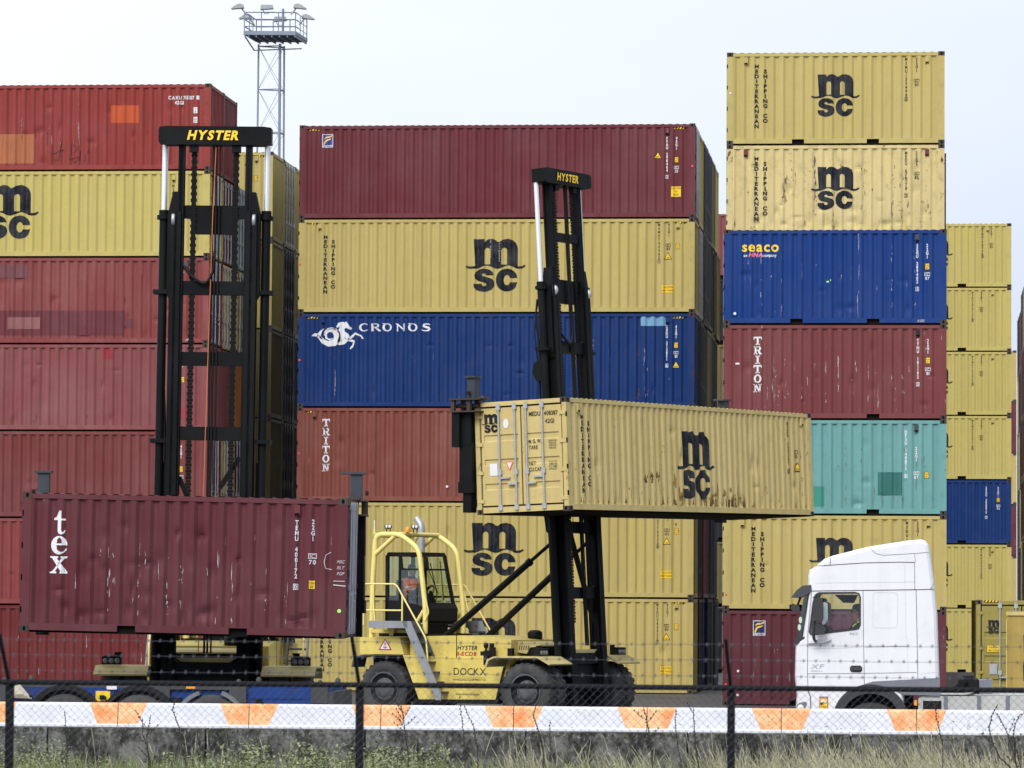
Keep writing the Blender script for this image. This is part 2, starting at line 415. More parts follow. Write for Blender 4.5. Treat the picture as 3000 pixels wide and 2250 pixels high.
def sea_horse():
    """white horse with a curled fish tail, traced; units: 1 = emblem width, left at 0, top at 0 (z down negative)"""
    f = Flat()
    P = lambda *l: [((a-160)/830, -(b-105)/830) for a, b in l]
    f.stroke(P((250,322),(300,365),(350,420),(430,460),(520,440),(580,375),(560,290),(500,240),(430,250),(385,300),(395,365),(450,395),(500,370)), [x/830 for x in (30,54,74,84,110,130,110,74,50,38,34,26,8)])
    f.stroke(P((165,335),(215,315),(265,318)), [.004,.06,.06])
    f.poly(P((250,310),(285,265),(365,212),(325,270),(310,330),(345,400),(300,370)))
    f.stroke(P((360,330),(375,270),(420,225),(490,212),(560,235),(610,300)), [x/830 for x in (10,22,30,28,26,10)])
    f.poly(P((600,330),(592,250),(610,190),(680,125),(712,105),(735,135),(760,175),(800,210),(790,238),(745,222),(700,205),(680,230),(690,265),(745,300),(765,335),(770,380),(735,410),(690,350),(650,400),(590,455),(560,460),(585,390)))
    f.poly(P((550,188),(585,130),(640,112),(690,118),(620,175),(570,208)))
    f.poly(P((565,462),(640,420),(685,362),(740,415),(690,460),(620,478)))
    f.poly(P((735,385),(790,330),(850,278),(950,320),(992,378),(960,380),(945,345),(860,312),(800,370),(745,408)))
    f.poly(P((740,410),(790,388),(845,402),(850,430),(820,510),(780,545),(768,535),(785,500),(808,480),(820,428),(780,425)))
    return f
# ------------------------------------------------------------------ paints
YEL = (.455,.368,.130); YELP = (.60,.50,.215); YELD = (.43,.34,.105)
PAINTS = {}
def pt(key):
    if key not in PAINTS:
        spec = {
         'yellow': dict(col=YEL, rust=.10, scratch=.05, fade=.25, dirt=.10, streak=.12),
         'yellow_green': dict(col=(.465,.39,.125), rust=.06, scratch=.05, fade=.2, dirt=.10, streak=.10),
         'yellow_pale': dict(col=(.60,.49,.225), rust=.75, scratch=.15, fade=.3, dirt=.45, streak=.25),
         'yellow_old': dict(col=(.57,.45,.185), rust=.45, scratch=.1, fade=.35, dirt=.25, streak=.25),
         'yellow_dark': dict(col=YELD, rust=.15, scratch=.05, fade=.2, dirt=.2, streak=.2),
         'maroon': dict(col=(.128,.028,.036), rust=.05, scratch=.10, fade=.26, dirt=.12, streak=.15),
         'maroon_worn': dict(col=(.105,.026,.034), rust=.12, scratch=.45, fade=.2, dirt=.2, streak=.2),
         'red': dict(col=(.245,.040,.035), rust=.18, scratch=.55, fade=.22, dirt=.18, streak=.4, scol=(.55,.36,.28)),
         'red_faded': dict(col=(.215,.048,.047), rust=.2, scratch=.35, fade=.35, dirt=.15, streak=.4, scol=(.5,.35,.3)),
         'red_pink': dict(col=(.215,.063,.066), rust=.15, scratch=.25, fade=.35, dirt=.15, streak=.3),
         'red_dull': dict(col=(.165,.040,.039), rust=.18, scratch=.2, fade=.3, dirt=.15, streak=.35),
         'red_deep': dict(col=(.130,.021,.022), rust=.12, scratch=.25, fade=.2, dirt=.2, streak=.3),
         'brown_red': dict(col=(.205,.062,.046), rust=.2, scratch=.3, fade=.35, dirt=.15, streak=.25),
         'brick_red': dict(col=(.165,.043,.045), rust=.06, scratch=.65, fade=.18, dirt=.1, streak=.2),
         'blue': dict(col=(.007,.032,.140), rust=.14, scratch=.25, fade=.10, dirt=.3, streak=.35, scol=(.35,.38,.5)),
         'blue_bright': dict(col=(.008,.038,.180), rust=.06, scratch=.55, fade=.10, dirt=.15, streak=.25, scol=(.4,.42,.55)),
         'teal': dict(col=(.135,.315,.305), rust=.25, scratch=.1, fade=.2, dirt=.25, streak=.2),
         'mint': dict(col=(.30,.42,.38), rust=.3, scratch=.2, fade=.2, dirt=.3, streak=.3),
         'orange': dict(col=(.40,.13,.03), rust=.3, scratch=.2, fade=.3, dirt=.3, streak=.4),
         'grey': dict(col=(.06,.064,.075), rust=.15, scratch=.2, fade=.2, dirt=.3, streak=.3),  # darkened to put the gaps' shade into the paint; some vents share it
         'olive_yellow': dict(col=(.30,.245,.065), rust=.2, scratch=.1, fade=.2, dirt=.3, streak=.3),
         'olive': dict(col=(.14,.115,.045), rust=.3, scratch=.1, fade=.2, dirt=.6, streak=.4),  # yellow taken down to olive, the shade between blocks painted in
         'dark': dict(col=(.018,.018,.021), rust=.2, scratch=.1, fade=.2, dirt=.3, streak=.3),  # near black: shade of the gaps put into the colour; also one vent
        }[key]
        PAINTS[key] = paint('paint_'+key, **spec)
        sp = dict(spec); sp['rust'] = min(1, spec['rust']*1.3+.3); sp['dirt'] = min(1, spec['dirt']+.25); sp['scratch'] = min(1, spec['scratch']*1.5+.12)
        PAINTS[key+'_post'] = paint('paint_'+key+'_post', **sp)
    return PAINTS[key]
def post(key): pt(key); return PAINTS[key+'_post']
M = {}
M['casting'] = paint('rusty_casting', (.055,.042,.036), rust=.8, scratch=.2, dirt=.4)
M['hole'] = plain('deep_hole', (.004,.004,.005), .9, spec=.05)
M['under'] = plain('container_underside', (.010,.009,.009), .9, spec=.05)
M['galv'] = plain('galvanised_steel', (.42,.44,.47), .45, .5, .25, 8)
M['galv_white'] = plain('pale_zinc', (.55,.57,.62), .45, .3, .2, 8)
M['gasket'] = plain('door_gasket', (.02,.02,.022), .8)
def worn(name, col, amt):
    m, t, p = mk(name); tc = N(t, 'ShaderNodeTexCoord'); V = tc.outputs['Object']; oi = N(t, 'ShaderNodeObjectInfo')
    off = N(t, 'ShaderNodeVectorMath', operation='SCALE'); off.inputs[0].default_value = (37, 19, 23); t.links.new(oi.outputs['Random'], off.inputs['Scale']); O = off.outputs[0]
    c = mixc(t, ramp(t, noise(t, V, 2.5, 4, .6, None, O), .4, .7), col, tuple(min(1, x*.8+.035) for x in col)); t.links.new(c, p.inputs['Base Color'])
    p.inputs['Roughness'].default_value = .6; p.inputs['Specular IOR Level'].default_value = .14
    a = mulf(t, ramp(t, noise(t, V, 8, 5, .75, (1, 1, .35), O), .60-.02*amt, .66), amt); iv = N(t, 'ShaderNodeMath', operation='SUBTRACT'); iv.inputs[0].default_value = 1; t.links.new(a, iv.inputs[1]); t.links.new(iv.outputs[0], p.inputs['Alpha'])
    return m
M['ink'] = worn('dark_lettering', (.010,.011,.017), .30)
M['white_ink'] = worn('white_lettering', (.72,.73,.77), .40)
M['yellow_ink'] = plain('yellow_lettering', (.85,.56,.03), .6, 0, .08, 6)
M['sign_yellow'] = plain('yellow_sticker', (.80,.52,.02), .5, 0, .06)
M['pink_ink'] = plain('pink_lettering', (.75,.18,.25), .6)
M['sign_blue'] = plain('blue_sticker', (.02,.035,.28), .5)
M['sign_navy'] = plain('navy_sticker', (.012,.018,.12), .5)
M['label_white'] = plain('white_sticker', (.66,.67,.70), .5)
M['red_mark'] = plain('red_tag', (.75,.06,.04), .5)
M['green_mark'] = plain('green_tag', (.35,.80,.15), .5)
M['chalk'] = plain('chalk', (.55,.52,.54), .8)

# ------------------------------------------------------------------ containers
W2 = 1.219
PIT = .278
def corr(L, y0=.012, depth=.046):
    """profile of a corrugated side wall of a container L long: fold x list and depth function"""
    a, b = -L/2+.17, L/2-.17
    n = int(round((b-a)/PIT)); p = (b-a)/n
    xs = [a]; fl, sl_ = p*.30, p*.24
    prof = [(a, 0)]
    for i in range(n):
        x = a+i*p
        prof += [(x+fl*.5, 0), (x+fl*.5+sl_, depth), (x+fl*.5+sl_+fl*.73, depth), (x+fl*.5+2*sl_+fl*.73, 0)]
    prof.append((b, 0))
    X = [q[0] for q in prof]
    def d(x):
        if x <= a or x >= b: return y0
        u = ((x-a) % p); e = fl*.5
        if u < e: v = 0
        elif u < e+sl_: v = (u-e)/sl_*depth
        elif u < e+sl_+fl*.73: v = depth
        elif u < e+2*sl_+fl*.73: v = depth - (u-e-sl_-fl*.73)/sl_*depth
        else: v = 0
        return y0+v
    return X, d
def dent_fn(seed, n, L, H, amp=.045):
    rg = random.Random(seed); D = []
    for _ in range(n):
        D.append((rg.uniform(-L/2+.4, L/2-.4), rg.choice([.3, .35, .45, .8, 1.1, 1.3, 1.9])+rg.uniform(-.12, .12), rg.uniform(.05, .16), rg.uniform(.06, .22), rg.uniform(.4, 1)*amp))
    def f(x, z):
        s = 0
        for (a, b, rx, rz, am) in D:
            u = (x-a)/rx; v = (z-b)/rz; q = u*u+v*v
            if q < 4: s += am*math.exp(-q*1.4)
        return s
    return f
_mesh = {}
def wall_mesh(L, H, dents=None):
    """front corrugated wall in container coordinates (front at y=-W2)"""
    X, d = corr(L); z0, z1 = .15, H-.10
    if dents:
        Zs = [z0+(z1-z0)*i/44 for i in range(45)]
        X2 = []
        for i in range(len(X)-1):
            k = 2
            X2 += [X[i]+(X[i+1]-X[i])*j/k for j in range(k)]
        X2.append(X[-1]); Xl = X2
    else: Zs = [z0, z1]; Xl = X
    vs = [(x, -W2+d(x)+(dents(x, z) if dents else 0), z) for z in Zs for x in Xl]
    n = len(Xl)
    fs = [(j*n+i, j*n+i+1, (j+1)*n+i+1, (j+1)*n+i) for j in range(len(Zs)-1) for i in range(n-1)]
    me = bpy.data.meshes.new('side_wall'); me.from_pydata(vs, [], fs); me.update()
    return me
def end_corr(mb, x, H, sgn, m=0):
    """corrugated end wall at plane x facing sgn"""
    n = 9; a = -W2+.14; p = (2*W2-.28)/n; ys = []
    for i in range(n):
        u = a+i*p; ys += [(u, .02), (u+p*.28, .02), (u+p*.5, .07), (u+p*.78, .07)]
    ys.append((-a, .02))
    vs = [(x-sgn*d, y, z) for z in (.15, H-.10) for (y, d) in ys]; k = len(ys)
    mb.add(vs, [(i, i+1, k+i+1, k+i) for i in range(k-1)], m)
def top_rail(mb, L, H, s): mb.box(-L/2+.16, L/2-.16, s*(W2-.09), s*(W2-.006), H-.115, H-.025)
def bottom_rail(mb, L, ft, s):
    """with the two fork openings cut into it when ft=20"""
    a, b = -L/2+.16, L/2-.16
    low = [(a, .035), (b, .035)] if ft == 40 else [(a, .035), (-1.21, .035), (-1.21, .150), (-.87, .150), (-.87, .035), (.87, .035), (.87, .150), (1.21, .150), (1.21, .035), (b, .035)]
    mb.prism(low+[(b, .165), (a, .165)], s*(W2-.09), s*(W2-.006), 'y')
def rails(mb, L, H, ft, y, s): top_rail(mb, L, H, s); bottom_rail(mb, L, ft, s)
def container(loc, ft, H, col, label, group, front=True, end='wall', rods='galv', dents=0, seed=1, rot=0, sub=False, name='shipping_container', tilt=None, post_col=None):
    L = 12.192 if ft == 40 else 6.058
    root = empty(name, loc, tilt or (0, 0, rot), label, 'container', group)
    P, Q = pt(col), post(col)
    if front:
        # near side with full detail
        dn = dent_fn(seed, dents, L, H) if dents else None
        link('side_wall', wall_mesh(L, H, dn), [P], root)
    mb = MB()
    X, d = corr(L)
    for s in ((1,) if front else (-1, 1)):
        vs = [(x, s*(W2-d(x)), z) for z in (.15, H-.10) for x in X]; n = len(X)
        mb.add(vs, [(i, i+1, n+i+1, n+i) for i in range(n-1)])
    mb.build('side_wall', P, root)
    # roof with ribs, floor
    mb = MB(); n = int(L/.22); xs = []
    for i in range(n): xs += [(-L/2+.1+i*.22, 0), (-L/2+.1+i*.22+.07, .02), (-L/2+.1+i*.22+.13, .02), (-L/2+.1+i*.22+.2, 0)]
    vs = [(x, y, H-.03+dz) for y in (-W2+.03, W2-.03) for (x, dz) in xs]; k = len(xs)
    mb.add(vs, [(i, i+1, k+i+1, k+i) for i in range(k-1)])
    mb.build('roof', P, root)
    mb = MB(); mb.box(-L/2+.06, L/2-.06, -W2+.10, W2-.10, -.006, .16)
    if sub:
        for i in range(int(L/.6)): mb.box(-L/2+.3+i*.6, -L/2+.42+i*.6, -W2+.095, W2-.095, -.004, .10)
    mb.build('floor', M['under'], root)
    # frame
    for s in (-1, 1):
        mb = MB(); top_rail(mb, L, H, s); mb.build('top_rail', P, root)
        mb = MB(); bottom_rail(mb, L, ft, s); mb.build('bottom_rail', P, root)
    for sx in (-1, 1):
        mb = MB(); mb.box(sx*(L/2-.004), sx*(L/2-.10), -W2+.16, W2-.16, .03, .16); mb.build('end_sill', P, root)
        mb = MB(); mb.box(sx*(L/2-.004), sx*(L/2-.10), -W2+.16, W2-.16, H-.12, H-.02); mb.build('end_header', P, root)
    for sx in (-1, 1):
        for sy in (-1, 1):
            mb = MB(); mb.box(sx*(L/2-.003), sx*(L/2-.174), sy*(W2-.003), sy*(W2-.12), .116, H-.116)
            if front and sy < 0:
                for zz in (.16, .39, .62, .85): mb.box(sx*(L/2-.002), sx*(L/2-.03), -W2-.001, -W2+.03, zz*H-.055, zz*H+.055, 1) if sx < 0 else None
            mb.build('corner_post', [Q, M['hole']], root)
    for sx in (-1, 1):
        for sy in (-1, 1):
            for z in (0, H-.118):
                mb = MB()
                mb.box(sx*L/2, sx*(L/2-.178), sy*W2, sy*(W2-.162), z, z+.118)
                cx, cz = sx*(L/2-.09), z+.06
                if sy < 0:
                    mb.add([(cx+.028*math.cos(t*PI/6), -W2-.002, cz+.043*math.sin(t*PI/6)) for t in range(12)], [tuple(range(12))], 1)
                ce = sx*(L/2+.002)
                mb.add([(ce, sy*(W2-.08)+.028*math.cos(t*PI/6), cz+.043*math.sin(t*PI/6)) for t in range(12)], [tuple(range(12))], 1)
                mb.build('corner_casting', [M['casting'], M['hole']], root)
    # ends
    for sx in (-1, 1):
        is_door = (end == 'door' and sx > 0) or (end == 'door_left' and sx < 0) or (end == 'wall' and sx < 0) or (end == 'wall_left' and sx > 0)
        if not is_door:
            mb = MB(); end_corr(mb, sx*L/2, H, sx); mb.build('end_wall', P, root); continue
        mb = MB(); mb.box(sx*(L/2-.09), sx*(L/2-.07), -W2+.12, W2-.12, .16, H-.12); mb.build('door_gasket', M['gasket'], root)
        for sy in (-1, 1):
            mb = MB(); ya, yb = sy*.018, sy*(W2-.155)
            zs = [.20, .62, .62, 1.12, 1.12, 1.62, 1.62, 2.1, 2.1, H-.16]
            # leaf with pressed-in horizontal bands
            zz = [.20]; k = 4; st = (H-.36)/k; prof = [(.20, .03)]
            for i in range(k):
                z = .20+i*st
                prof += [(z+st*.62, .03), (z+st*.66, .058), (z+st*.86, .058), (z+st*.90, .03)] if i < k-1 else [(H-.16, .03)]
            vs = [(sx*(L/2-dd), y, z) for y in (ya, yb) for (z, dd) in prof]; n = len(prof)
            mb.add(vs, [(i, i+1, n+i+1, n+i) for i in range(n-1)])
            mb.box(sx*(L/2-.024), sx*(L/2-.06), ya, ya+sy*.07, .20, H-.16); mb.box(sx*(L/2-.024), sx*(L/2-.06), yb-sy*.07, yb, .20, H-.16)
            dr = mb.build('door', P, root)
            for yy in (.15, .58):
                mb = MB(); x = sx*(L/2+.012); y = sy*yy
                mb.tube([(x, y, .07), (x, y, H-.06)], .024, 6)
                for z in (.14, .95, H-.15): mb.box(x-.02, x+.02, y-.05, y+.05, z-.06, z+.06)
                mb.box(x-.015, x+.03, y-.02, y+(.26 if yy > .5 else .22)*sy*(-1 if yy > .5 else 1), .66+.14*(yy > .5), .70+.14*(yy > .5))
                mb.build('lock_rod', M[rods], dr)
            mb = MB()
            for z in (.3, .95, 1.6, H-.35): mb.box(sx*(L/2+.008), sx*(L/2-.05), sy*(W2-.19), sy*(W2-.02), z-.04, z+.04)
            mb.build('hinge', P, dr)
    return root, L, H
def marks(root, L, H):
    X, d = corr(L)
    def put(flat, name, mat, lift=.006): return lay(flat, name, M[mat] if isinstance(mat, str) else mat, root, lambda x, z: -W2+d(x), X, lift)
    def at(dx, dz): return (-L/2+dx, H-dz)          # metres from the top left corner
    return put, at
def vents(root, L, H, dxs, mat):
    for dx in dxs:
        mb = MB(); x = -L/2+dx; mb.box(x-.055, x+.055, -W2-.018, -W2+.045, H-.33, H-.14); mb.box(x-.045, x+.045, -W2-.020, -W2-.012, H-.326, H-.29, 1)
        mb.build('vent', [mat, M['hole']], root)
def code_marks(root, L, H, dxs, code, size, ink='ink', dz0=.17, badge=None, sticker=None, tri=None, caution=None, pitch=None, stripes=False, cls_dz=None):
    put, at = marks(root, L, H)
    pch = pitch or (.099 if ' ' in code else .112)
    f = Flat(); x, z = at(dxs[0], dz0); f.column(code, x, z-.004, pch, .080, .034, .80)
    n = len(code); f.frame(x-.045, x+.045, z-(n-1)*pch-.10, z-(n-1)*pch+.012, .01)
    put(f, 'serial_number', ink)
    f = Flat(); x, z = at(dxs[1], cls_dz or dz0); f.column(size, x, z-.004, .105, .080, .034, .80); put(f, 'size_code', ink)
    if badge:
        x, z = at(*badge[:2]); f = Flat(); f.frame(x-.075, x+.075, z-.095, z, .011)
        f.text('IC', x, z-.082, .066, .01, .9, align='c'); f.text(badge[2], x, z-.20, .078, .02, 1, align='c'); put(f, 'class_badge', ink)
    if sticker:
        x, z = at(*sticker); f = Flat(); f.rect(x-.062, x+.062, z-.175, z); put(f, 'height_sticker', 'sign_yellow', .006)
        f = Flat(); f.frame(x-.062, x+.062, z-.175, z, .009); hh = '2.9m' if H > 2.7 else '2.6m'
        f.text(hh, x, z-.078, .045, .005, .75, align='c'); f.text("9'6\"" if H > 2.7 else "8'6\"", x, z-.15, .045, .005, .75, align='c'); put(f, 'height_figures', 'ink', .009)
    if tri:
        x, z = at(*tri); f = Flat(); f.poly([(x-.125, z-.225), (x+.125, z-.225), (x, z)]); put(f, 'warning_triangle', 'ink', .006)
        f = Flat(); f.poly([(x-.096, z-.207), (x+.096, z-.207), (x, z-.036)]); put(f, 'triangle_face', 'sign_yellow', .009)
        f = Flat(); f.rect(x-.04, x+.04, z-.165, z-.155); f.rect(x-.055, x+.055, z-.185, z-.175); put(f, 'triangle_text', 'ink', .011)
    if caution:
        x, z, wd, lines = caution; x, z = at(x, z); hh = .095*len(lines)+.03; f = Flat(); f.rect(x-wd/2, x+wd/2, z-hh, z); put(f, 'caution_sticker', 'sign_yellow', .006)
        f = Flat()
        for i, tx in enumerate(lines): f.text(tx, x, z-.085-.095*i, .058, .008, .62 if len(tx) > 8 else .8, align='c')
        put(f, 'caution_text', 'ink', .009)
    if stripes:
        for a in (.30, L-.66):
            x, z = at(a, .07+.05); f = Flat()
            for k in range(4): f.poly([(x+k*.088, z-.05), (x+k*.088+.044, z-.05), (x+k*.088+.074, z), (x+k*.088+.030, z)])
            g = Flat(); g.rect(x, x+.37, z-.05, z)
            put(g, 'hazard_strip', 'ink', .005); put(f, 'hazard_stripes', 'sign_yellow', .008)
def big_letters(root, L, H, serial_dx, k=None, word_dz=.33, word_dx=(.835, 1.075), logo_dx=None, logo_dz=.62, words=True):
    put, at = marks(root, L, H)
    ft40 = L > 8
    if words:
        f = Flat(); x, z = at(word_dx[0], word_dz); f.column('MEDITERRANEAN', x, z-.008, .1400, .101, .050, 1.12)
        x, z = at(word_dx[1], word_dz+.145); f.column('SHIPPING CO', x, z-.008, .1385, .101, .050, 1.12); put(f, 'lettering', 'ink')
    k = k or (1.36 if ft40 else .995)
    x, z = at(logo_dx or L/2, logo_dz)
    put(emblem_letters().moved(x, z, k), 'emblem', 'ink')
def flag_sticker(root, L, H, dx, dz, dark='sign_blue'):
    put, at = marks(root, L, H); x, z = at(dx, dz)
    f = Flat(); f.rect(x, x+.335, z-.41, z); put(f, 'sticker', 'label_white', .006)
    f = Flat(); f.rect(x+.018, x+.317, z-.335, z-.018); put(f, 'sticker_field', dark, .009)
    f = Flat()
    P = lambda l: [(x+a*.335, z-b*.41) for a, b in l]
    f.poly(P([(.20,.40),(.23,.26),(.36,.17),(.60,.16),(.93,.08),(.86,.19),(.62,.26),(.40,.27),(.28,.33)]))
    f.poly(P([(.10,.80),(.19,.55),(.30,.42),(.50,.37),(.80,.30),(.74,.42),(.52,.47),(.36,.53),(.28,.68),(.18,.80)]))
    put(f, 'sticker_emblem', 'yellow_ink', .012)
    f = Flat(); f.text('FLORENS', x+.1675, z-.398, .05, .012, .95, align='c'); put(f, 'sticker_text', 'sign_navy', .012)
def dots(root, L, H, pts, mat, r=.035, name='tag'):
    put, at = marks(root, L, H); f = Flat()
    for a, b in pts:
        x, z = at(a, b); f.ellipse(x, z, r, r, 10)
    lay(f, name, M[mat], root, lambda x, z: -W2, (), .008)
def patch(root, L, H, rects, mat, name='paint_patch', lift=.004):
    put, at = marks(root, L, H)
    for (a, b, c, e) in rects:
        x0, z0 = at(a, b); x1, z1 = at(c, e); put(Flat().rect(x0, x1, z1, z0), name, mat, lift)
def ragged(f, g, x, z, w_, hh, n=6, lean=0):
    p = []; q = []
    for i in range(n+1):
        k = math.sin(PI*min(1, (i+.6)/(n+.6)))*.8+.2; c = x+lean*i/n+g.uniform(-.25, .25)*w_
        p.append((c-w_*k*g.uniform(.4, 1), z+hh*i/n)); q.append((c+w_*k*g.uniform(.4, 1), z+hh*i/n))
    f.poly(p+q[::-1])
def rub_marks(root, L, H, seed, n, zband, xband, mat, wmax=.010, hmax=.35, name='scratches', ribs=True, lift=.004):
    """paint rubbed off or rust broken through along the ribs"""
    g = random.Random(seed); X, d = corr(L); f = Flat(); C_ = [x for x in X if xband[0] <= x <= xband[1]]
    hot = [g.choice(C_) for _ in range(max(3, n//5))]
    for _ in range(n):
        x = (g.choice(hot) if g.random() < .75 else g.choice(C_)) + g.gauss(0, .012) if ribs else g.uniform(*xband)
        hh = hmax*g.random()**2+.02; z = g.uniform(*zband)
        for _k in range(g.choice((1, 2, 3, 4))):
            ragged(f, g, x+g.gauss(0, wmax*1.3), z+g.gauss(0, hh*.5), wmax*g.uniform(.15, 1)**1.5+.002, hh*g.uniform(.15, 1), 5, g.gauss(0, .008))
    lay(f, name, M[mat] if isinstance(mat, str) else mat, root, lambda x, z: -W2+d(x), X, lift)
M['rust_mark'] = paint('rust_marks', (.13,.06,.025), rust=1, scratch=.5, fade=.6, dirt=.6, streak=.6, scol=(.30,.22,.12))
M['bruise'] = paint('bruised_paint', (.20,.14,.13), rust=.6, scratch=.6, fade=.7, dirt=.5, streak=.6, scol=(.36,.30,.20))
M['rod_shaded'] = plain('shaded_rods', (.07,.072,.08), .5, .3)  # darkened copy of the zinc rods, shade of the gaps painted in
M['rubbed'] = worn('rubbed_paint', (.50,.45,.44), .9)
# ------------------------------------------------------------------ plain containers of the rear rows
_lite = {}
def lite(loc, ft, H, col, label, group, end='door', rot=0):
    """a container of the rear rows: body, frame, end; meshes of one kind are shared"""
    L = 12.192 if ft == 40 else 6.058
    k = (ft, H, end)
    if k not in _lite:
        X, d = corr(L); n = len(X)
        b = MB()
        for s in (-1, 1):
            b.add([(x, s*(W2-d(x)), z) for z in (.15, H-.10) for x in X], [(i, i+1, n+i+1, n+i) for i in range(n-1)])
        b.box(-L/2+.08, L/2-.08, -W2+.10, W2-.10, -.006, .16, 1); b.box(-L/2+.08, L/2-.08, -W2+.06, W2-.06, H-.06, H-.03)
        f = MB()
        for s in (-1, 1): rails(f, L, H, ft, 0, s)
        for sx in (-1, 1):
            f.box(sx*(L/2-.004), sx*(L/2-.10), -W2+.16, W2-.16, .03, .16); f.box(sx*(L/2-.004), sx*(L/2-.10), -W2+.16, W2-.16, H-.12, H-.02)
            for sy in (-1, 1):
                f.box(sx*(L/2-.003), sx*(L/2-.174), sy*(W2-.003), sy*(W2-.12), .116, H-.116)
                for z in (0, H-.118): f.box(sx*L/2, sx*(L/2-.178), sy*W2, sy*(W2-.162), z, z+.118, 2)
        ends = []
        for sx in (-1, 1):
            isd = (end == 'door') == (sx > 0); e = MB()
            if not isd: end_corr(e, sx*L/2, H, sx); ends.append(('end_wall', e)); continue
            e.box(sx*(L/2-.09), sx*(L/2-.07), -W2+.12, W2-.12, .16, H-.12, 1)
            for sy in (-1, 1):
                e.box(sx*(L/2-.07), sx*(L/2-.04), sy*.018, sy*(W2-.155), .20, H-.16)
                for i in range(4):
                    z = .3+i*(H-.4)/4; e.box(sx*(L/2-.04), sx*(L/2-.015), sy*.08, sy*(W2-.22), z, z+(H-.4)/7)
                for yy in (.27, .80):
                    e.tube([(sx*(L/2+.012), sy*yy, .07), (sx*(L/2+.012), sy*yy, H-.06)], .026, 5, 2)
                    for z in (.14, .85, H-.15): e.cbox((sx*(L/2+.01), sy*yy, z), (.05, .13, .12), 2)
                for z in (.3, .95, 1.6, H-.35): e.box(sx*(L/2+.008), sx*(L/2-.05), sy*(W2-.19), sy*(W2-.02), z-.04, z+.04)
            ends.append(('door', e))
        _lite[k] = (b, f, ends)
    b, f, ends = _lite[k]
    root = empty('shipping_container', loc, (0, 0, rot), label, 'container', group)
    def inst(key, mb, name, mats):
        kk = (k, key, col)
        if kk not in _lite:
            o = mb.build(name, mats, root); _lite[kk] = o.data
        else:
            o = bpy.data.objects.new(name, _lite[kk]); S.collection.objects.link(o); o.parent = root
    inst('b', b, 'body', [pt(col), M['under']]); inst('f', f, 'frame', [post(col), M['hole'], M['casting']])
    for nm, e in ends: inst(nm, e, nm, [pt(col), M['gasket'], M['rod_shaded' if col in ('dark', 'grey', 'olive') else 'galv']])
    return root
COLN = {'yellow': 'yellow', 'yellow_green': 'yellow', 'yellow_dark': 'olive yellow', 'olive': 'shade-darkened olive', 'yellow_old': 'rusty yellow', 'maroon': 'maroon', 'red': 'red', 'red_faded': 'faded red',
        'red_pink': 'pinkish red', 'red_dull': 'dull red', 'red_deep': 'deep red', 'brown_red': 'brown red', 'blue': 'dark blue', 'mint': 'pale mint', 'orange': 'orange', 'grey': 'grey', 'dark': 'shade-blackened', 'teal': 'teal'}
ORD = ['', 'front', 'second', 'third', 'fourth', 'fifth', 'sixth', 'seventh']
LEV = {1: 'top', 2: 'second from top', 3: 'third from top', 4: 'fourth from top', 5: 'fifth from top', 6: 'sixth from top', 7: 'seventh from top'}
h8, h9 = 2.591, 2.896
# ------------------------------------------------------------------ ground
def sheet(name, x0, x1, y0, y1, z, mat, kind='structure', nx=1, ny=1):
    mb = MB(); mb.add([(x0,y0,z),(x1,y0,z),(x1,y1,z),(x0,y1,z)], [(0,1,2,3)]); o = mb.build(name, mat); tag(o, kind=kind); return o
def ground_mat(name, c1, c2, sc, rough):
    m, t, p = mk(name); tc = N(t, 'ShaderNodeTexCoord'); V = tc.outputs['Object']
    a = mixc(t, ramp(t, noise(t, V, sc, 6, .7), .35, .7), c1, c2)
    a = mixc(t, mulf(t, ramp(t, noise(t, V, sc*9, 3, .7), .5, .62), .5), a, tuple(x*.55 for x in c1))
    t.links.new(a, p.inputs['Base Color'])
    t.links.new(ramp(t, noise(t, V, sc*.5, 4), .40, .60, (rough-.22,)*3+(1,), (rough,)*3+(1,)), p.inputs['Roughness'])
    b = N(t, 'ShaderNodeBump', Strength=.5, Distance=.02); t.links.new(noise(t, V, 22, 4), b.inputs['Height']); t.links.new(b.outputs[0], p.inputs['Normal'])
    return m
M['soil'] = ground_mat('verge_soil', (.06,.065,.03), (.10,.09,.05), .8, .95)
M['asphalt'] = ground_mat('yard_asphalt', (.055,.056,.060), (.085,.084,.084), .5, .8)
sheet('ground', -1500, 1500, -60, 2500, -.004, M['soil'])
sheet('yard_pavement', -400, 400, 63.05, 700, 0, M['asphalt'])
# ------------------------------------------------------------------ left block : five-post end, seven high, three deep
GL = 'containers of the left block'
lx, ly = -21.278-6.096, 122.647+1.219
def Lz(t, h): return (7-t)*h
def lab(c, what): return what
r, L, H = container((lx, ly, Lz(1,h8)), 40, h8, 'red', 'bright red container with orange repaint patches and black scrawl', GL, end='wall', dents=26, seed=3)
put, at = marks(r, L, H)
M['orange_patch'] = paint('orange_repaint', (.46,.085,.032), rust=.1, scratch=.2, dirt=.1); M['rust_patch'] = paint('worn_orange_repaint', (.38,.13,.06), rust=.25, scratch=.6, dirt=.3)
patch(r, L, H, [(9.17, .64, 10.02, 1.17)], M['orange_patch']); patch(r, L, H, [(4.0, 1.49, 6.86, 2.37)], M['rust_patch'])
f = Flat(); x, z = at(11.05, .47); f.text('CAXU 715317', x+.64, z, .10, .03, .85, align='r'); f.rect(x+.71, x+.79, z-.01, z+.11); x, z = at(11.1, .62); f.text('42G1', x, z, .10, .03, .85); put(f, 'serial_number', 'white_ink')
for dz in (.71, 1.0):
    x, z = at(11.67, dz); f = Flat(); f.rect(x, x+.12, z-.18, z); put(f, 'label', 'label_white'); f = Flat(); f.text('3' if dz < .9 else '2.6', x+.06, z-.09, .06, .01, .7, align='c'); f.text("87" if dz < .9 else "8'6\"", x+.06, z-.165, .05, .01, .7, align='c'); put(f, 'label_text', 'ink', .009)
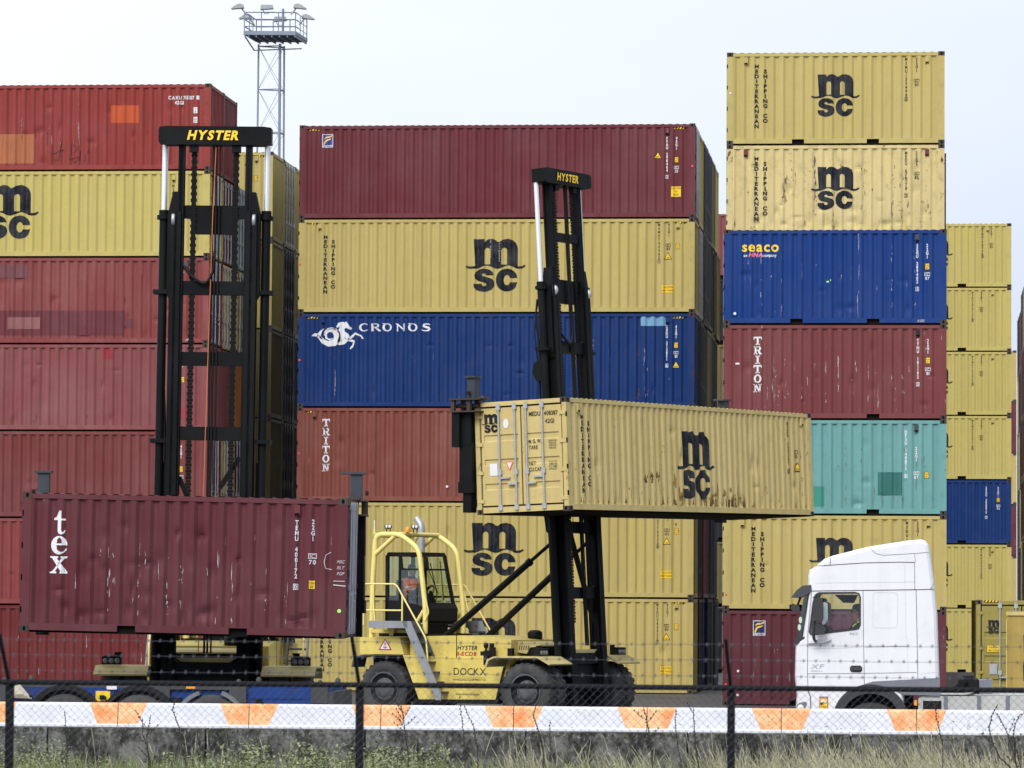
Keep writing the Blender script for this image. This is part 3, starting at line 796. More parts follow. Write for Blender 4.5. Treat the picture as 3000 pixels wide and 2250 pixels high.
f = Flat(); x, z = at(7.4, 1.75)
for pts in ([(.28,0),(.25,-.3),(.20,-.55),(.05,-.5)], [(0,-.35),(.36,-.22)], [(.6,.0),(.58,-.38),(.78,-.2),(.66,-.05)], [(.52,-.5),(.82,-.44),(.7,-.62),(.6,-.48)], [(.86,-.25),(.84,-.55)], [(1.02,-.35),(1.0,-.58)], [(1.08,-.3),(1.1,-.2),(1.14,-.32)]):
    f.stroke([(x+a, z+b) for a, b in pts], .022)
put(f, 'scrawl', 'ink'); rub_marks(r, L, H, 8, 34, (.4, 2.2), (-2.2, 5.6), 'rust_mark', .010, .45, 'rust_marks'); rub_marks(r, L, H, 9, 20, (.7, 2.0), (-2.0, 4.5), 'rubbed', .006, .30)
r, L, H = container((lx, ly, Lz(2,h8)), 40, h8, 'yellow_green', 'yellow container with large dark letter emblem at the left frame edge', GL, end='door', rods='galv_white', seed=4)
big_letters(r, L, H, 0, words=False, logo_dz=.42); code_marks(r, L, H, (11.08, 11.4), 'MSDU4403593', '42G1', dz0=.42); vents(r, L, H, (11.1,), pt('yellow_green'))
r, L, H = container((lx, ly, Lz(3,h8)), 40, h8, 'red_faded', 'faded red container with a dark overpainted band along its lower side', GL, end='door', rods='galv_white', dents=30, seed=5)
M['dark_band'] = paint('dark_overpaint', (.135,.035,.045), rust=.3, scratch=.3, dirt=.4)
patch(r, L, H, [(3.0, 1.6, 9.65, 2.34), (9.65, 1.85, 9.95, 2.12)], M['dark_band']); M['pale_band'] = paint('pale_overpaint', (.25,.10,.10), rust=.4, scratch=.3, dirt=.4)
patch(r, L, H, [(6.1, 1.8, 7.1, 2.15)], M['pale_band'], lift=.007); M['grey_smear'] = paint('grey_smear', (.16,.06,.07), rust=.2, scratch=.9, dirt=.4); patch(r, L, H, [(4.5, .22, 6.7, .62)], M['grey_smear'])
rub_marks(r, L, H, 13, 26, (.3, 2.1), (-2.5, 5.5), 'rust_mark', .012, .5, 'rust_marks'); code_marks(r, L, H, (11.05, 11.4), 'GATU 401995 9', '42G1', 'white_ink', dz0=.2); vents(r, L, H, (11.5,), post('grey'))
f = Flat(); x, z = at(11.5, 2.52); f.text('MSC', x, z, .07, .005, .8, shear=.3); lay(f, 'chalk_note', M['chalk'], r, lambda x, z: -W2, (), .01)
r, L, H = container((lx, ly, Lz(4,h8)), 40, h8, 'red_pink', 'pinkish red container with a small dark red square near its top, middle of left block', GL, end='wall', dents=14, seed=6)
M['red_square'] = paint('red_repaint', (.27,.035,.045), rust=.15, scratch=.2); rub_marks(r, L, H, 12, 22, (.16, .45), (-2.2, 3.2), 'rust_mark', .014, .14, 'rust_marks'); patch(r, L, H, [(9.0, .12, 9.33, .45), (11.08, 1.9, 11.55, 2.2)], M['red_square'])
code_marks(r, L, H, (11.1, 11.42), 'FSCU 438973 3', '42G1', 'white_ink', dz0=.3, sticker=(11.42, .98))
r, L, H = container((lx, ly, Lz(5,h8)), 40, h8, 'red_dull', 'dull red container behind the lift mast with white serial column, fifth down', GL, end='door', rods='galv_white', dents=12, seed=7)
code_marks(r, L, H, (11.08, 11.4), 'FSCU 477109 8', '42G1', 'white_ink', dz0=.42, sticker=(11.4, 1.05), badge=(11.4, 1.32, '33'))
r, L, H = container((lx, ly, Lz(6,h8)), 40, h8, 'red_faded', 'faded red container just left of the raised maroon container, sixth down', GL, end='wall', dents=8, seed=8)
r, L, H = container((lx, ly, 0), 40, h8, 'red_deep', 'deep red container on the ground behind the blue trailer', GL, end='door', dents=14, seed=9)
rub_marks(r, L, H, 14, 22, (.3, 2.1), (-.5, 5.5), 'rubbed', .006, .3)
for t, row in {1: [('red_dull', 'wall')], 2: [('red_deep', 'door'), ('mint', 'door')], 3: [('yellow_old', 'door'), ('yellow', 'door')], 4: [('red_dull', 'wall'), ('orange', 'wall')],
               5: [('yellow_old', 'door'), ('maroon', 'door')], 6: [('red_dull', 'door'), ('maroon', 'door')], 7: [('maroon', 'door'), ('red_dull', 'wall')]}.items():
    for j, (c, e) in enumerate(row):
        lite((lx+random.Random(t*7+j).uniform(-.04, .04), ly+2.48*(j+1), Lz(t,h8)), 40, h8, c, f'{COLN[c]} container added unseen in the {ORD[j+2]} row of the left block, {LEV[t]}', GL, e)
# ------------------------------------------------------------------ block seen through the gap between left and middle
GG = 'containers of the block in the gap'
gx, gy = -21.27-6.096, 134.55+1.219
for t in range(1, 7):
    for j in range(3):
        c = [['yellow', 'yellow', 'yellow'], ['yellow_dark', 'grey', 'yellow_dark'], ['olive', 'grey', 'dark'], ['olive', 'dark', 'dark'], ['maroon', 'dark', 'dark'], ['dark', 'dark', 'dark']][t-1][j]  # paints get darker down the tiers to stand in for shade in the gap
        e = ['wall', 'door', 'wall'][j]; z = (6-t)*h9
        if t == 1 and j == 0:
            r, L, H = container((gx, gy, z), 40, h9, 'yellow', 'yellow container with dark serial column beside the light tower foot', GG, end='wall')
            code_marks(r, L, H, (10.95, 11.3), 'MSMU8074041', '45G1', sticker=(11.62, .78), stripes=True); vents(r, L, H, (11.65,), pt('yellow'))
        else: lite((gx, gy+2.5*j, z), 40, h9, c, f'{COLN[c]} container added unseen in the {ORD[j+1]} row behind the lift mast, {LEV[t]}', GG, e)
# ------------------------------------------------------------------ middle block : six high, six deep
GM = 'containers of the middle block'
mx, my = -19.27+6.096, 127.071+1.219
def mid(t, col, label, **k): return container((mx, my, (6-t)*h9), 40, h9, col, label, GM, seed=20+t, **k)
r, L, H = mid(1, 'maroon', 'clean maroon container with a blue and yellow flag sticker, top of middle block', end='door', rods='galv')
flag_sticker(r, L, H, .71, .28); code_marks(r, L, H, (11.33, 11.62), 'FFAU 298464 3', '45G1', 'white_ink', dz0=.40, sticker=(11.62, 1.02), badge=(11.62, 1.30, '33'), tri=(11.05, .85), caution=(11.61, 1.93, .30, ['CAUTION', "9'6\"", 'HIGH']), stripes=True); vents(r, L, H, (11.34,), post('maroon')); dots(r, L, H, [(12.11, 1.31)], 'red_mark')
r, L, H = mid(2, 'yellow', 'clean yellow container with the dark emblem whole, second down in middle block', end='wall')
big_letters(r, L, H, 0, word_dz=.50); code_marks(r, L, H, (11.1, 11.4), 'MSMU7422621', '45G1', dz0=.16, badge=(11.38, .78, '83'), sticker=(11.67, .77), tri=(11.37, 1.04), caution=(11.37, 2.06, .36, ['CAUTION', 'HIGH TRAILER']), stripes=True); vents(r, L, H, (.66, 11.68), pt('yellow')); dots(r, L, H, [(.06, 1.4)], 'red_mark')
f = Flat(); x, z = (-L/2+5.94, H-.62); f.column('LC HAVRE', x, z, .075, .05, .0, .8); f.column('FLINDERS', x+.27, z-.13, .075, .05, .0, .8)
lay(f, 'chalk_note', M['chalk'], r, lambda x, z: -W2+corr(L)[1](x), corr(L)[0], .012)
r, L, H = mid(3, 'blue', 'dark blue container with a white horse emblem and white name', end='wall', dents=10)
put, at = marks(r, L, H); x, z = at(.42, .26); put(sea_horse().moved(x, z, 1.62), 'emblem', 'white_ink'); x, z = at(1.89, .56); put(roman_wide().moved(x, z, .235), 'lettering', 'white_ink')
M['sky_patch'] = paint('pale_blue_repaint', (.16,.34,.52), rust=.05, scratch=.4, dirt=.1); patch(r, L, H, [(10.55, .09, 11.32, .40)], M['sky_patch'])
rub_marks(r, L, H, 10, 26, (.2, 2.2), (-5.5, 5.5), 'rubbed', .006, .30); rub_marks(r, L, H, 11, 24, (.2, 2.0), (-5.5, 5.0), 'rust_mark', .014, .5, 'rust_marks'); code_marks(r, L, H, (11.35, 11.63), 'CXDU 212851 6', '45G1', 'white_ink', dz0=.38, sticker=(11.63, .90), badge=(11.63, 1.17, '81'), tri=(11.63, 1.46), stripes=True); dots(r, L, H, [(.06, 1.45)], 'red_mark'); vents(r, L, H, (.78, 11.37), post('blue'))
r, L, H = mid(4, 'brown_red', 'brownish red container with white slab letters, fourth down in middle block', end='door', dents=10)
put, at = marks(r, L, H); f = Flat()
for i, ch in enumerate('TRITON'): x, z = at(.90, .36+i*.275+.235); f.add(slab(ch).moved(x, z, .235))
put(f, 'lettering', 'white_ink'); dots(r, L, H, [(.06, 1.42)], 'red_mark'); vents(r, L, H, (.54,), post('brown_red')); dots(r, L, H, [(4.65, 2.42)], 'label_white', .04)
rub_marks(r, L, H, 15, 16, (.3, 2.3), (-5.5, 0), 'rust_mark', .012, .35, 'rust_marks'); code_marks(r, L, H, (11.35, 11.63), 'TCNU 731422 6', '45G1', 'white_ink', dz0=.38, sticker=(11.63, .90), stripes=True)
r, L, H = mid(5, 'yellow', 'yellow container behind the lift operator cab, fifth down in middle block', end='wall', dents=4)
big_letters(r, L, H, 0, word_dz=.50); code_marks(r, L, H, (11.1, 11.4), 'MSDU7760260', '45G1', dz0=.16, badge=(11.38, .78, '83'), sticker=(11.67, .77), tri=(11.37, 1.04), caution=(11.37, 2.06, .36, ['CAUTION', 'HIGH TRAILER']))
r, L, H = mid(6, 'yellow', 'yellow container on the ground behind the side-on lift, foot of middle block', end='wall', dents=4)
big_letters(r, L, H, 0, word_dz=.50); code_marks(r, L, H, (11.1, 11.4), 'MEDU4849257', '45G1', dz0=.16, badge=(11.38, .78, '83'), sticker=(11.67, .77), tri=(11.37, 1.04), caution=(11.37, 2.06, .36, ['CAUTION', 'HIGH TRAILER']), stripes=True); vents(r, L, H, (11.68,), pt('yellow_dark'))
rc = [['yellow_dark', 'grey', 'dark', 'olive', 'yellow_dark'], ['maroon', 'olive', 'dark', 'dark', 'olive'], ['dark', 'dark', 'olive', 'dark', 'dark'], ['dark', 'olive', 'dark', 'dark', 'dark'], ['dark', 'maroon', 'dark', 'dark', 'dark'], ['dark', 'blue', 'dark', 'olive', 'dark']]  # mostly dark paints, standing for the shade on ends facing the gap
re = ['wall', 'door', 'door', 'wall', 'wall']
for t in range(1, 7):
    for j in range(5):
        c = rc[t-1][j]
        lite((mx+random.Random(t*9+j).uniform(-.05, .05), my+2.5*(j+1), (6-t)*h9), 40, h9, c, f'{COLN[c]} container added unseen in the {ORD[j+2]} row of the middle block, {LEV[t]}', GM, re[(j+t//2) % 5])
# ------------------------------------------------------------------ right stack
GR = 'containers of the right stack'
rx, ry = -5.558+3.029, 113.971+1.219
def rgt(t, col, label, back=False, **k):
    return container((rx-.05 if back else rx, ry+(2.46 if back else 0), (7-t)*h8), 20, h8, col, label, GR, seed=40+t, **k)
r, L, H = rgt(1, 'yellow', 'clean yellow container crowning the right stack', back=True)
big_letters(r, L, H, 0); code_marks(r, L, H, (4.99, 5.28), 'MSMU1534985', '22G1', badge=(5.28, .77, '83')); vents(r, L, H, (.535, 5.57), pt('yellow')); dots(r, L, H, [(.10, 1.14)], 'label_white', .03)
r, L, H = rgt(2, 'yellow_pale', 'battered pale yellow container with rust pocks, second in right stack', back=True, dents=46)
big_letters(r, L, H, 0); code_marks(r, L, H, (4.99, 5.28), 'MEDU 676178 2', '22G1', badge=(5.28, .77, '83'), dz0=.2); vents(r, L, H, (.535, 5.57), post('maroon')); rub_marks(r, L, H, 1, 42, (.5, 1.9), (-1.7, 2.6), 'bruise', .020, .38); rub_marks(r, L, H, 2, 46, (.25, 2.2), (-2.7, 2.8), 'rust_mark', .016, .14, 'rust_marks')
r, L, H = rgt(3, 'blue_bright', 'bright blue container with yellow lower-case name, third in right stack', dents=12)
put, at = marks(r, L, H); x, z = at(.50, .60); f = Flat().text('seaco', x, z, .27, .022, 1, fit=1.0); 
put(f, 'lettering', 'yellow_ink'); x, z = at(.54, .745)
f = Flat().text('an', x, z, .08, .022, .9); g = Flat().text('company', x+.52, z, .08, .022, .8); f.add(g); put(f, 'small_lettering', 'white_ink')
f = Flat().text('HNA', x+.14, z-.005, .115, .03, 1.0, shear=.25); put(f, 'pink_lettering', 'pink_ink')
rub_marks(r, L, H, 3, 30, (.3, 2.0), (-2.6, 2.4), 'rubbed', .007, .32); code_marks(r, L, H, (5.26, 5.53), 'SEGU 289402 1', '22G1', 'white_ink', dz0=.40, sticker=(5.53, .93), badge=(5.53, 1.18, '87')); vents(r, L, H, (5.26,), post('grey')); dots(r, L, H, [(.31, 2.30)], 'label_white', .04); patch(r, L, H, [(2.80, 1.41, 2.87, 1.45), (2.90, 1.37, 2.92, 1.41)], M['green_mark'], 'tag', .01)
f = Flat(); f.text('A333', L/2-.8, .055, .07, .0, .9, shear=.2); lay(f, 'chalk_note', M['chalk'], r, lambda x, z: -W2+.006, (), .008)
r, L, H = rgt(4, 'brick_red', 'brick red container with white slab letters and scratch marks, right stack', dents=10)
put, at = marks(r, L, H); f = Flat()
for i, ch in enumerate('TRITON'): x, z = at(.935, .34+i*.258+.225); f.add(slab(ch).moved(x, z, .225))
put(f, 'lettering', 'white_ink'); patch(r, L, H, [(.33, 1.05, .44, 1.10)], M['label_white'], 'tag', .008)
rub_marks(r, L, H, 4, 46, (.35, 1.5), (-2.0, 2.3), 'rubbed', .009, .50); code_marks(r, L, H, (5.28, 5.55), 'TTNU 101192 3', '22G1', 'white_ink', dz0=.40, sticker=(5.55, .90), badge=(5.55, 1.18, '81')); vents(r, L, H, (5.28,), post('dark'))
r, L, H = rgt(5, 'teal', 'teal container with dark green repaint squares, partly behind the lifted container', dents=12)
M['green_patch'] = paint('dark_green_repaint', (.035,.15,.135), rust=.05, scratch=.1); M['green_patch2'] = paint('green_repaint', (.05,.24,.19), rust=.05, scratch=.1)
patch(r, L, H, [(4.20, 1.43, 4.86, 2.06)], M['green_patch']); patch(r, L, H, [(2.43, 1.82, 2.75, 2.37)], M['green_patch2'])
rub_marks(r, L, H, 5, 22, (.3, 1.9), (-.8, 2.7), 'rust_mark', .012, .30, 'rust_marks'); rub_marks(r, L, H, 6, 24, (.5, 1.9), (-1.2, 2.5), 'bruise', .008, .45); code_marks(r, L, H, (4.96, 5.24), 'DFSU 148875 8', '22G1', 'white_ink', dz0=.30, badge=(5.24, 1.41, '87'), sticker=(5.52, 1.42), cls_dz=.74); vents(r, L, H, (5.24,), post('grey'))
r, L, H = rgt(6, 'yellow', 'yellow container behind the white truck roof, sixth in right stack', dents=4)
big_letters(r, L, H, 0); code_marks(r, L, H, (4.99, 5.28), 'MSDU1263187', '22G1', badge=(5.28, .77, '83')); vents(r, L, H, (.535, 5.57), pt('yellow')); dots(r, L, H, [(.10, 2.18)], 'red_mark', .03)
r, L, H = rgt(7, 'maroon_worn', 'maroon container with flag sticker on the ground behind the white truck', dents=8)
rub_marks(r, L, H, 7, 16, (.5, 1.6), (-2.2, .5), 'rubbed', .006, .4); flag_sticker(r, L, H, .83, .29, 'sign_navy'); dots(r, L, H, [(.1, 2.02)], 'red_mark', .03); patch(r, L, H, [(.40, 1.63, .46, 1.69), (.39, 2.28, .45, 2.34)], M['label_white'], 'tag', .01)
for t in range(3, 8):
    c = ['red_dull', 'grey', 'yellow', 'maroon', 'blue'][t-3]
    lite((rx-.05, ry+2.46, (7-t)*h8), 20, h8, c, f'{COLN[c]} container hidden behind the front of the right stack, {LEV[t]}', GR, 'wall')
for j in range(4):  # unseen rows added behind the stack to shade the gap beside it
    for t in range(2, 8):
        c = ['dark', 'maroon', 'grey', 'blue', 'yellow_dark', 'red_dull'][(t+2*j) % 6]
        lite((rx, ry+2.46*(j+2), (7-t)*h8), 20, h8, c, f'{COLN[c]} container added unseen in the {ORD[j+3]} row of the right block, {LEV[t]}', GR, 'wall')
# ------------------------------------------------------------------ far right stack, seven high
GF = 'containers of the far right stack'
fx, fy = 3.34-3.029, 169.66+1.219
fl_ = ['MSMU1707463', 'MSDU2797320', 'MSMU1628339', 'MSMU2337764', 'SEGU 388870 7', 'MSMU3046081', 'MSMU2210746']
for t in range(1, 8):
    bl = t == 5
    lab_ = 'small blue container in the far right stack, between yellow ones' if bl else f'plain yellow container in the far right stack, {LEV[t]}'
    r, L, H = container((fx, fy, (7-t)*h8), 20, h8, 'blue' if bl else 'yellow_green', lab_, GF)
    if bl: code_marks(r, L, H, (5.05, 5.53), fl_[4], '22G1', 'white_ink', dz0=.28, sticker=(5.53, .72), badge=(5.53, 1.0, '76'))
    else:
        big_letters(r, L, H, 0, words=False, k=1.0); code_marks(r, L, H, (4.9 if t < 2 else 4.5+.35*(t > 5), 5.25 if t < 2 else 4.85+.35*(t > 5)), fl_[t-1], '22G1', badge=(5.25 if t < 2 else 4.85+.35*(t > 5), .8, '83')); vents(r, L, H, (5.1 if t < 2 else 5.3,), pt('yellow'))
# ------------------------------------------------------------------ stacks farther off
GB = 'containers of the stacks far behind'
for t in range(1, 7):
    c = ['yellow', 'maroon', 'yellow', 'maroon', 'yellow', 'yellow'][t-1]
    lite((4.43-6.096, 212.2+1.219, (6-t)*h8), 40, h8, c, f'{COLN[c]} container in the sliver right of the far right stack, {LEV[t]}', GB, 'wall')
for t in range(1, 8):
    c = ['red_pink', 'dark', 'olive', 'dark', 'dark', 'olive', 'dark'][t-1]  # lower tiers painted dark for the shade seen through the slit
    lite((-7.0, 165+1.219, (7-t)*h8), 20, h8, c, f'{COLN[c]} container far behind the right stack slit, {LEV[t]}', GB, 'wall')
for j in range(6):
    y = 175.2+2.5*j; z = 0
    for t in range(6, 0, -1):
        hh = h9 if (j < 3 and t in (2, 5)) else h8; c = ['dark', 'yellow_dark', 'grey', 'dark', 'maroon', 'dark'][(t+j) % 6]  # dark paints carry the shade on these left ends
        lite((4.0+6.096, y+1.219, z), 40, hh, c, f'{COLN[c]} container at the right frame edge, {ORD[j+1] if j else "nearest"} row, {LEV[t]}', GB, 'door'); z += hh
# ------------------------------------------------------------------ lift trucks
M['lift_yellow'] = paint('lift_yellow', (.64,.51,.13), rust=.2, scratch=.10, fade=.3, dirt=.55, streak=.3, rough=.45, spec=.3)
M['lift_dirty'] = paint('dirty_pale_yellow', (.54,.45,.20), rust=.2, scratch=.05, fade=.3, dirt=.45, streak=.3, rough=.5)
M['tube_yellow'] = plain('tube_yellow', (.74,.63,.21), .4, 0, .08)
M['mast_black'] = paint('mast_black', (.004,.0046,.006), rust=.02, scratch=.12, fade=.06, dirt=.05, streak=.3, rough=.5, scol=(.04,.04,.045), bump=.1, spec=.10)
M['frame_black'] = plain('frame_black', (.006,.006,.007), .6, spec=.2)
M['chain'] = plain('oily_chain', (.004,.004,.004), .5, spec=.12)
M['tyre'] = paint('tyre_rubber', (.045,.045,.047), rust=0, scratch=.1, fade=.5, dirt=.5, streak=0, rough=.85, scol=(.12,.12,.12))
M['rim'] = paint('wheel_rim', (.075,.078,.085), rust=.2, scratch=.1, fade=.4, dirt=.4, streak=0, rough=.6)
M['chrome'] = plain('piston_chrome', (.78,.79,.81), .25, .6, .03)
M['step_grey'] = paint('galvanised_step', (.25,.265,.29), rust=.1, scratch=.3, fade=.3, dirt=.3, streak=.2, rough=.5, scol=(.5,.5,.52))
M['tread_dark'] = plain('dark_step', (.06,.062,.066), .6)
M['sp_grey'] = paint('spreader_grey', (.045,.055,.07), rust=.15, scratch=.15, fade=.3, dirt=.3)
M['orange'] = plain('orange_vest', (.95,.16,.035), .7)
M['reflect'] = plain('vest_band', (.55,.57,.58), .4)
M['skin'] = plain('skin', (.42,.24,.17), .6)
M['cloth_dark'] = plain('dark_cloth', (.012,.013,.017), .85)
M['hair_dark'] = plain('dark_hair', (.015,.013,.012), .8)
M['hair_grey'] = plain('grey_hair', (.10,.10,.105), .8, 0, .5, 40)
M['seat'] = plain('seat_fabric', (.02,.021,.024), .85)
M['amber'] = plain('amber_lens', (.8,.28,.02), .3)
M['lens'] = plain('lamp_lens', (.72,.73,.72), .25, 0, .1)
M['lens_dull'] = plain('dull_lamp_lens', (.17,.17,.17), .3, 0, .1)
M['orange_rope'] = plain('orange_cable', (.55,.15,.05), .6)
def glass(name, tint, gl):
    m, t, p = mk(name)
    t.nodes.remove(p); o = [n for n in t.nodes if n.type == 'OUTPUT_MATERIAL'][0]
    a = N(t, 'ShaderNodeBsdfTransparent'); a.inputs[0].default_value = (*tint, 1)
    g = N(t, 'ShaderNodeBsdfGlossy'); g.inputs['Roughness'].default_value = .04; g.inputs[0].default_value = (.9, .95, 1, 1)
    x = N(t, 'ShaderNodeMixShader'); x.inputs[0].default_value = gl
    t.links.new(a.outputs[0], x.inputs[1]); t.links.new(g.outputs[0], x.inputs[2]); t.links.new(x.outputs[0], o.inputs[0]); return m
M['glass'] = glass('cab_glass', (.84,.90,.87), .06)
M['glass_clear'] = glass('door_glass', (.90,.93,.92), .05)
def xf(mb, m):
    mb.v = [tuple(m @ Vector(p)) for p in mb.v]; return mb
def bent(pts, rad=.15, n=5):
    """polyline with its corners rounded"""
    P = [Vector(p) for p in pts]; o = [P[0]]
    for i in range(1, len(P)-1):
        a, b, c = P[i-1], P[i], P[i+1]; r = min(rad, (a-b).length*.45, (c-b).length*.45)
        s, e = b+(a-b).normalized()*r, b+(c-b).normalized()*r
        for k in range(n+1):
            t = k/n; o.append(s*(1-t)**2 + b*2*t*(1-t) + e*t*t)
    o.append(P[-1]); return o
def wheel(root, x, y, z, r, wd, sgn, name='wheel', lugs=True, deep=.12):
    """tyre with side walls, tread lugs, rim with hub and bolts; sgn = outward side"""
    mb = MB(); h = wd/2
    prof = [(-h*.70, r*.58), (-h*.98, r*.66), (-h, r*.80), (-h*.93, r*.94), (-h*.72, r*.985), (h*.72, r*.985), (h*.93, r*.94), (h, r*.80), (h*.98, r*.66), (h*.70, r*.58)]
    mb.lathe(prof, (x, y, z), 'y', 40)
    if lugs:
        for k in range(26):
            for s in (-1, 1):
                a = 2*PI*(k+(.5 if s > 0 else 0))/26; ca, sa = math.cos(a), math.sin(a); da = .085
                pts = []
                for rr in (r*.96, r*1.003):
                    for (aa, yy) in ((a-da*.7, s*h*.93), (a+da*.7, s*h*.93), (a+da+.06, s*h*.08), (a-da+.10, s*h*.08)):
                        pts.append((x+rr*math.cos(aa), y+yy, z+rr*math.sin(aa)))
                mb.add(pts, [(4,5,6,7),(0,1,5,4),(1,2,6,5),(2,3,7,6),(3,0,4,7)])
    wb = mb.build(name, M['tyre'], root)
    mb = MB(); o = sgn*h
    mb.lathe([(o*.72, r*.60), (o*.95, r*.62), (o*.9, r*.57)], (x, y, z), 'y', 28); mb.lathe([(o*.9, r*.57), (o*(1-deep*4), r*.52), (o*(1-deep*5), r*.40)], (x, y, z), 'y', 28, 1); mb.lathe([(o*(1-deep*5), r*.40), (o*(1-deep*4.2), r*.30), (o*(1-deep*2), r*.27), (o*(1-deep*1.5), r*.14), (o*(1-deep*1.5), .001)], (x, y, z), 'y', 28)
    for k in range(10):
        a = 2*PI*k/10; mb.tube([(x+r*.345*math.cos(a), y+o*(1-deep*5), z+r*.345*math.sin(a)), (x+r*.345*math.cos(a), y+o*(1-deep*3.6), z+r*.345*math.sin(a))], r*.03, 6)
    mb.build('rim', [M['rim'], M['frame_black']], wb)
    return wb
def person_seated(loc, rot, label, jacket, hair, vest=None, arms=True, face=True, glasses=False, group=None):
    """seated figure: one continuous body (torso, thighs, arms, neck, head) grown as loops; faces +x; loc = seat point"""
    root = empty('person', loc, (0, 0, rot), label, 'person', group)
    mb = MB()
    mb.tube([(0,0,.02), (-.02,0,.15), (-.05,0,.30), (-.05,0,.45), (-.045,0,.53), (-.035,0,.575)], [.15, .165, .18, .19, .13, .065], 12, 0)
    for s in (-1, 1):
        mb.tube([(-.04,s*.06,.5), (-.045,s*.17,.485), (-.02,s*.22,.40), (.06,s*.25,.22), (.14,s*.25,.17), (.30,s*.20,.26), (.40,s*.17,.32)], [.07,.078,.066,.055,.05,.042,.035], 8, 0)
        mb.tube([(-.02,s*.08,.08), (.20,s*.11,.11), (.42,s*.12,.10), (.47,s*.12,-.02), (.45,s*.12,-.36), (.54,s*.12,-.40)], [.10,.092,.072,.066,.05,.04], 8, 0)
    body = mb.build('body', [M[jacket]], root)
    mb = MB()
    mb.tube([(-.035,0,.55), (-.02,0,.64)], [.06,.055], 10)
    prof = [(.60,.045,.052,.02), (.63,.075,.062,.015), (.68,.092,.072,.005), (.73,.098,.077,0), (.78,.098,.078,-.005), (.82,.088,.070,-.008), (.85,.062,.05,-.01), (.862,.01,.01,-.012)]
    vs = []; fs = []
    for (z, a, b, xo) in prof:
        for k in range(16):
            t = 2*PI*k/16; vs.append((xo+a*math.cos(t), b*math.sin(t), z))
    for j in range(len(prof)-1):
        for k in range(16): fs.append((j*16+k, j*16+(k+1)%16, (j+1)*16+(k+1)%16, (j+1)*16+k))
    mb.add(vs, fs, 0, True)
    mb.prism([(.085,.755), (.125,.705), (.122,.69), (.085,.69)], -.014, .014, 'y')                      # nose
    mb.box(.072,.10,-.025,.025,.655,.662, 1); 
    for s in (-1, 1):
        mb.blob((-.005, s*.079, .715), (.022,.012,.034)); mb.blob((.092, s*.030, .742), (.008,.013,.007), 2, 8, 6)
    for s in (-1, 1):      # hands with fingers closed round the wheel
        mb.blob((.43, s*.165, .335), (.045,.024,.04))
        for k in range(4): mb.tube([(.455,s*(.165-.0)+(-.028+.018*k)*.6,.345+.008*k), (.50,s*.165+(-.028+.018*k),.35+.006*k), (.505,s*.165+(-.028+.018*k),.315)], [.011,.010,.008], 6)
        mb.tube([(.42,s*.145,.345), (.455,s*.125,.365), (.485,s*.125,.355)], [.012,.010,.008], 6)
    head = mb.build('head', [M['skin'], M['hair_dark'], M['hair_dark']], root)
    mb = MB(); vs = []; fs = []
    hp = [(.70,.094,.083,-.03), (.74,.108,.086,-.012), (.79,.106,.086,-.010), (.835,.094,.076,-.012), (.865,.062,.05,-.015), (.875,.01,.01,-.015)]
    for (z, a, b, xo) in hp:
        for k in range(16):
            t = 2*PI*k/16; ca = math.cos(t); lim = .055 if z < .79 else (.085 if z < .83 else 9)
            vs.append((min(xo+a*ca, lim if z > .75 else -.012), b*math.sin(t), z))
    for j in range(len(hp)-1):
        for k in range(16): fs.append((j*16+k, j*16+(k+1)%16, (j+1)*16+(k+1)%16, (j+1)*16+k))
    mb.add(vs, fs, 0, True); mb.build('hair', M[hair], head)
    if glasses:
        mb = MB()
        for s in (-1, 1):
            mb.tube([(.105+.0*t, s*.033+.024*math.cos(t), .742+.019*math.sin(t)) for t in [2*PI*i/10 for i in range(11)]], .0035, 4); mb.tube([(.105,s*.057,.745), (.0,s*.082,.735)], .0035, 4)
        mb.tube([(.106,-.01,.745), (.106,.01,.745)], .0035, 4); mb.build('glasses', M['frame_black'], head)
    if vest == 'full':
        mb = MB(); mb.tube([(-.02,0,.12), (-.05,0,.30), (-.05,0,.45), (-.045,0,.52)], [.172,.187,.197,.145], 12)
        for s in (-1, 1): mb.tube([(-.045,s*.16,.49), (-.02,s*.222,.40), (.06,s*.25,.22)], [.084,.072,.062], 8)
        v = mb.build('jacket', M['orange'], root); mb = MB(); mb.tube([(-.03,0,.22), (-.035,0,.26)], [.187,.190], 12, caps=False)
        for s in (-1, 1): mb.tube([(.02,s*.24,.31), (.04,s*.247,.275)], [.070,.068], 8, caps=False)
        mb.build('reflective_band', M['reflect'], v)
    elif vest:
        mb = MB()
        for s in (-1, 1): mb.tube([(-.11,s*.085,.555), (-.03,s*.10,.565), (.06,s*.10,.50), (.13,s*.06,.36), (.14,s*.04,.2)], .010, 5)
        mb.build('collar_piping', M['hi_vis'], root)
    return root
M['hi_vis'] = plain('hi_vis_piping', (.62,.85,.05), .6)

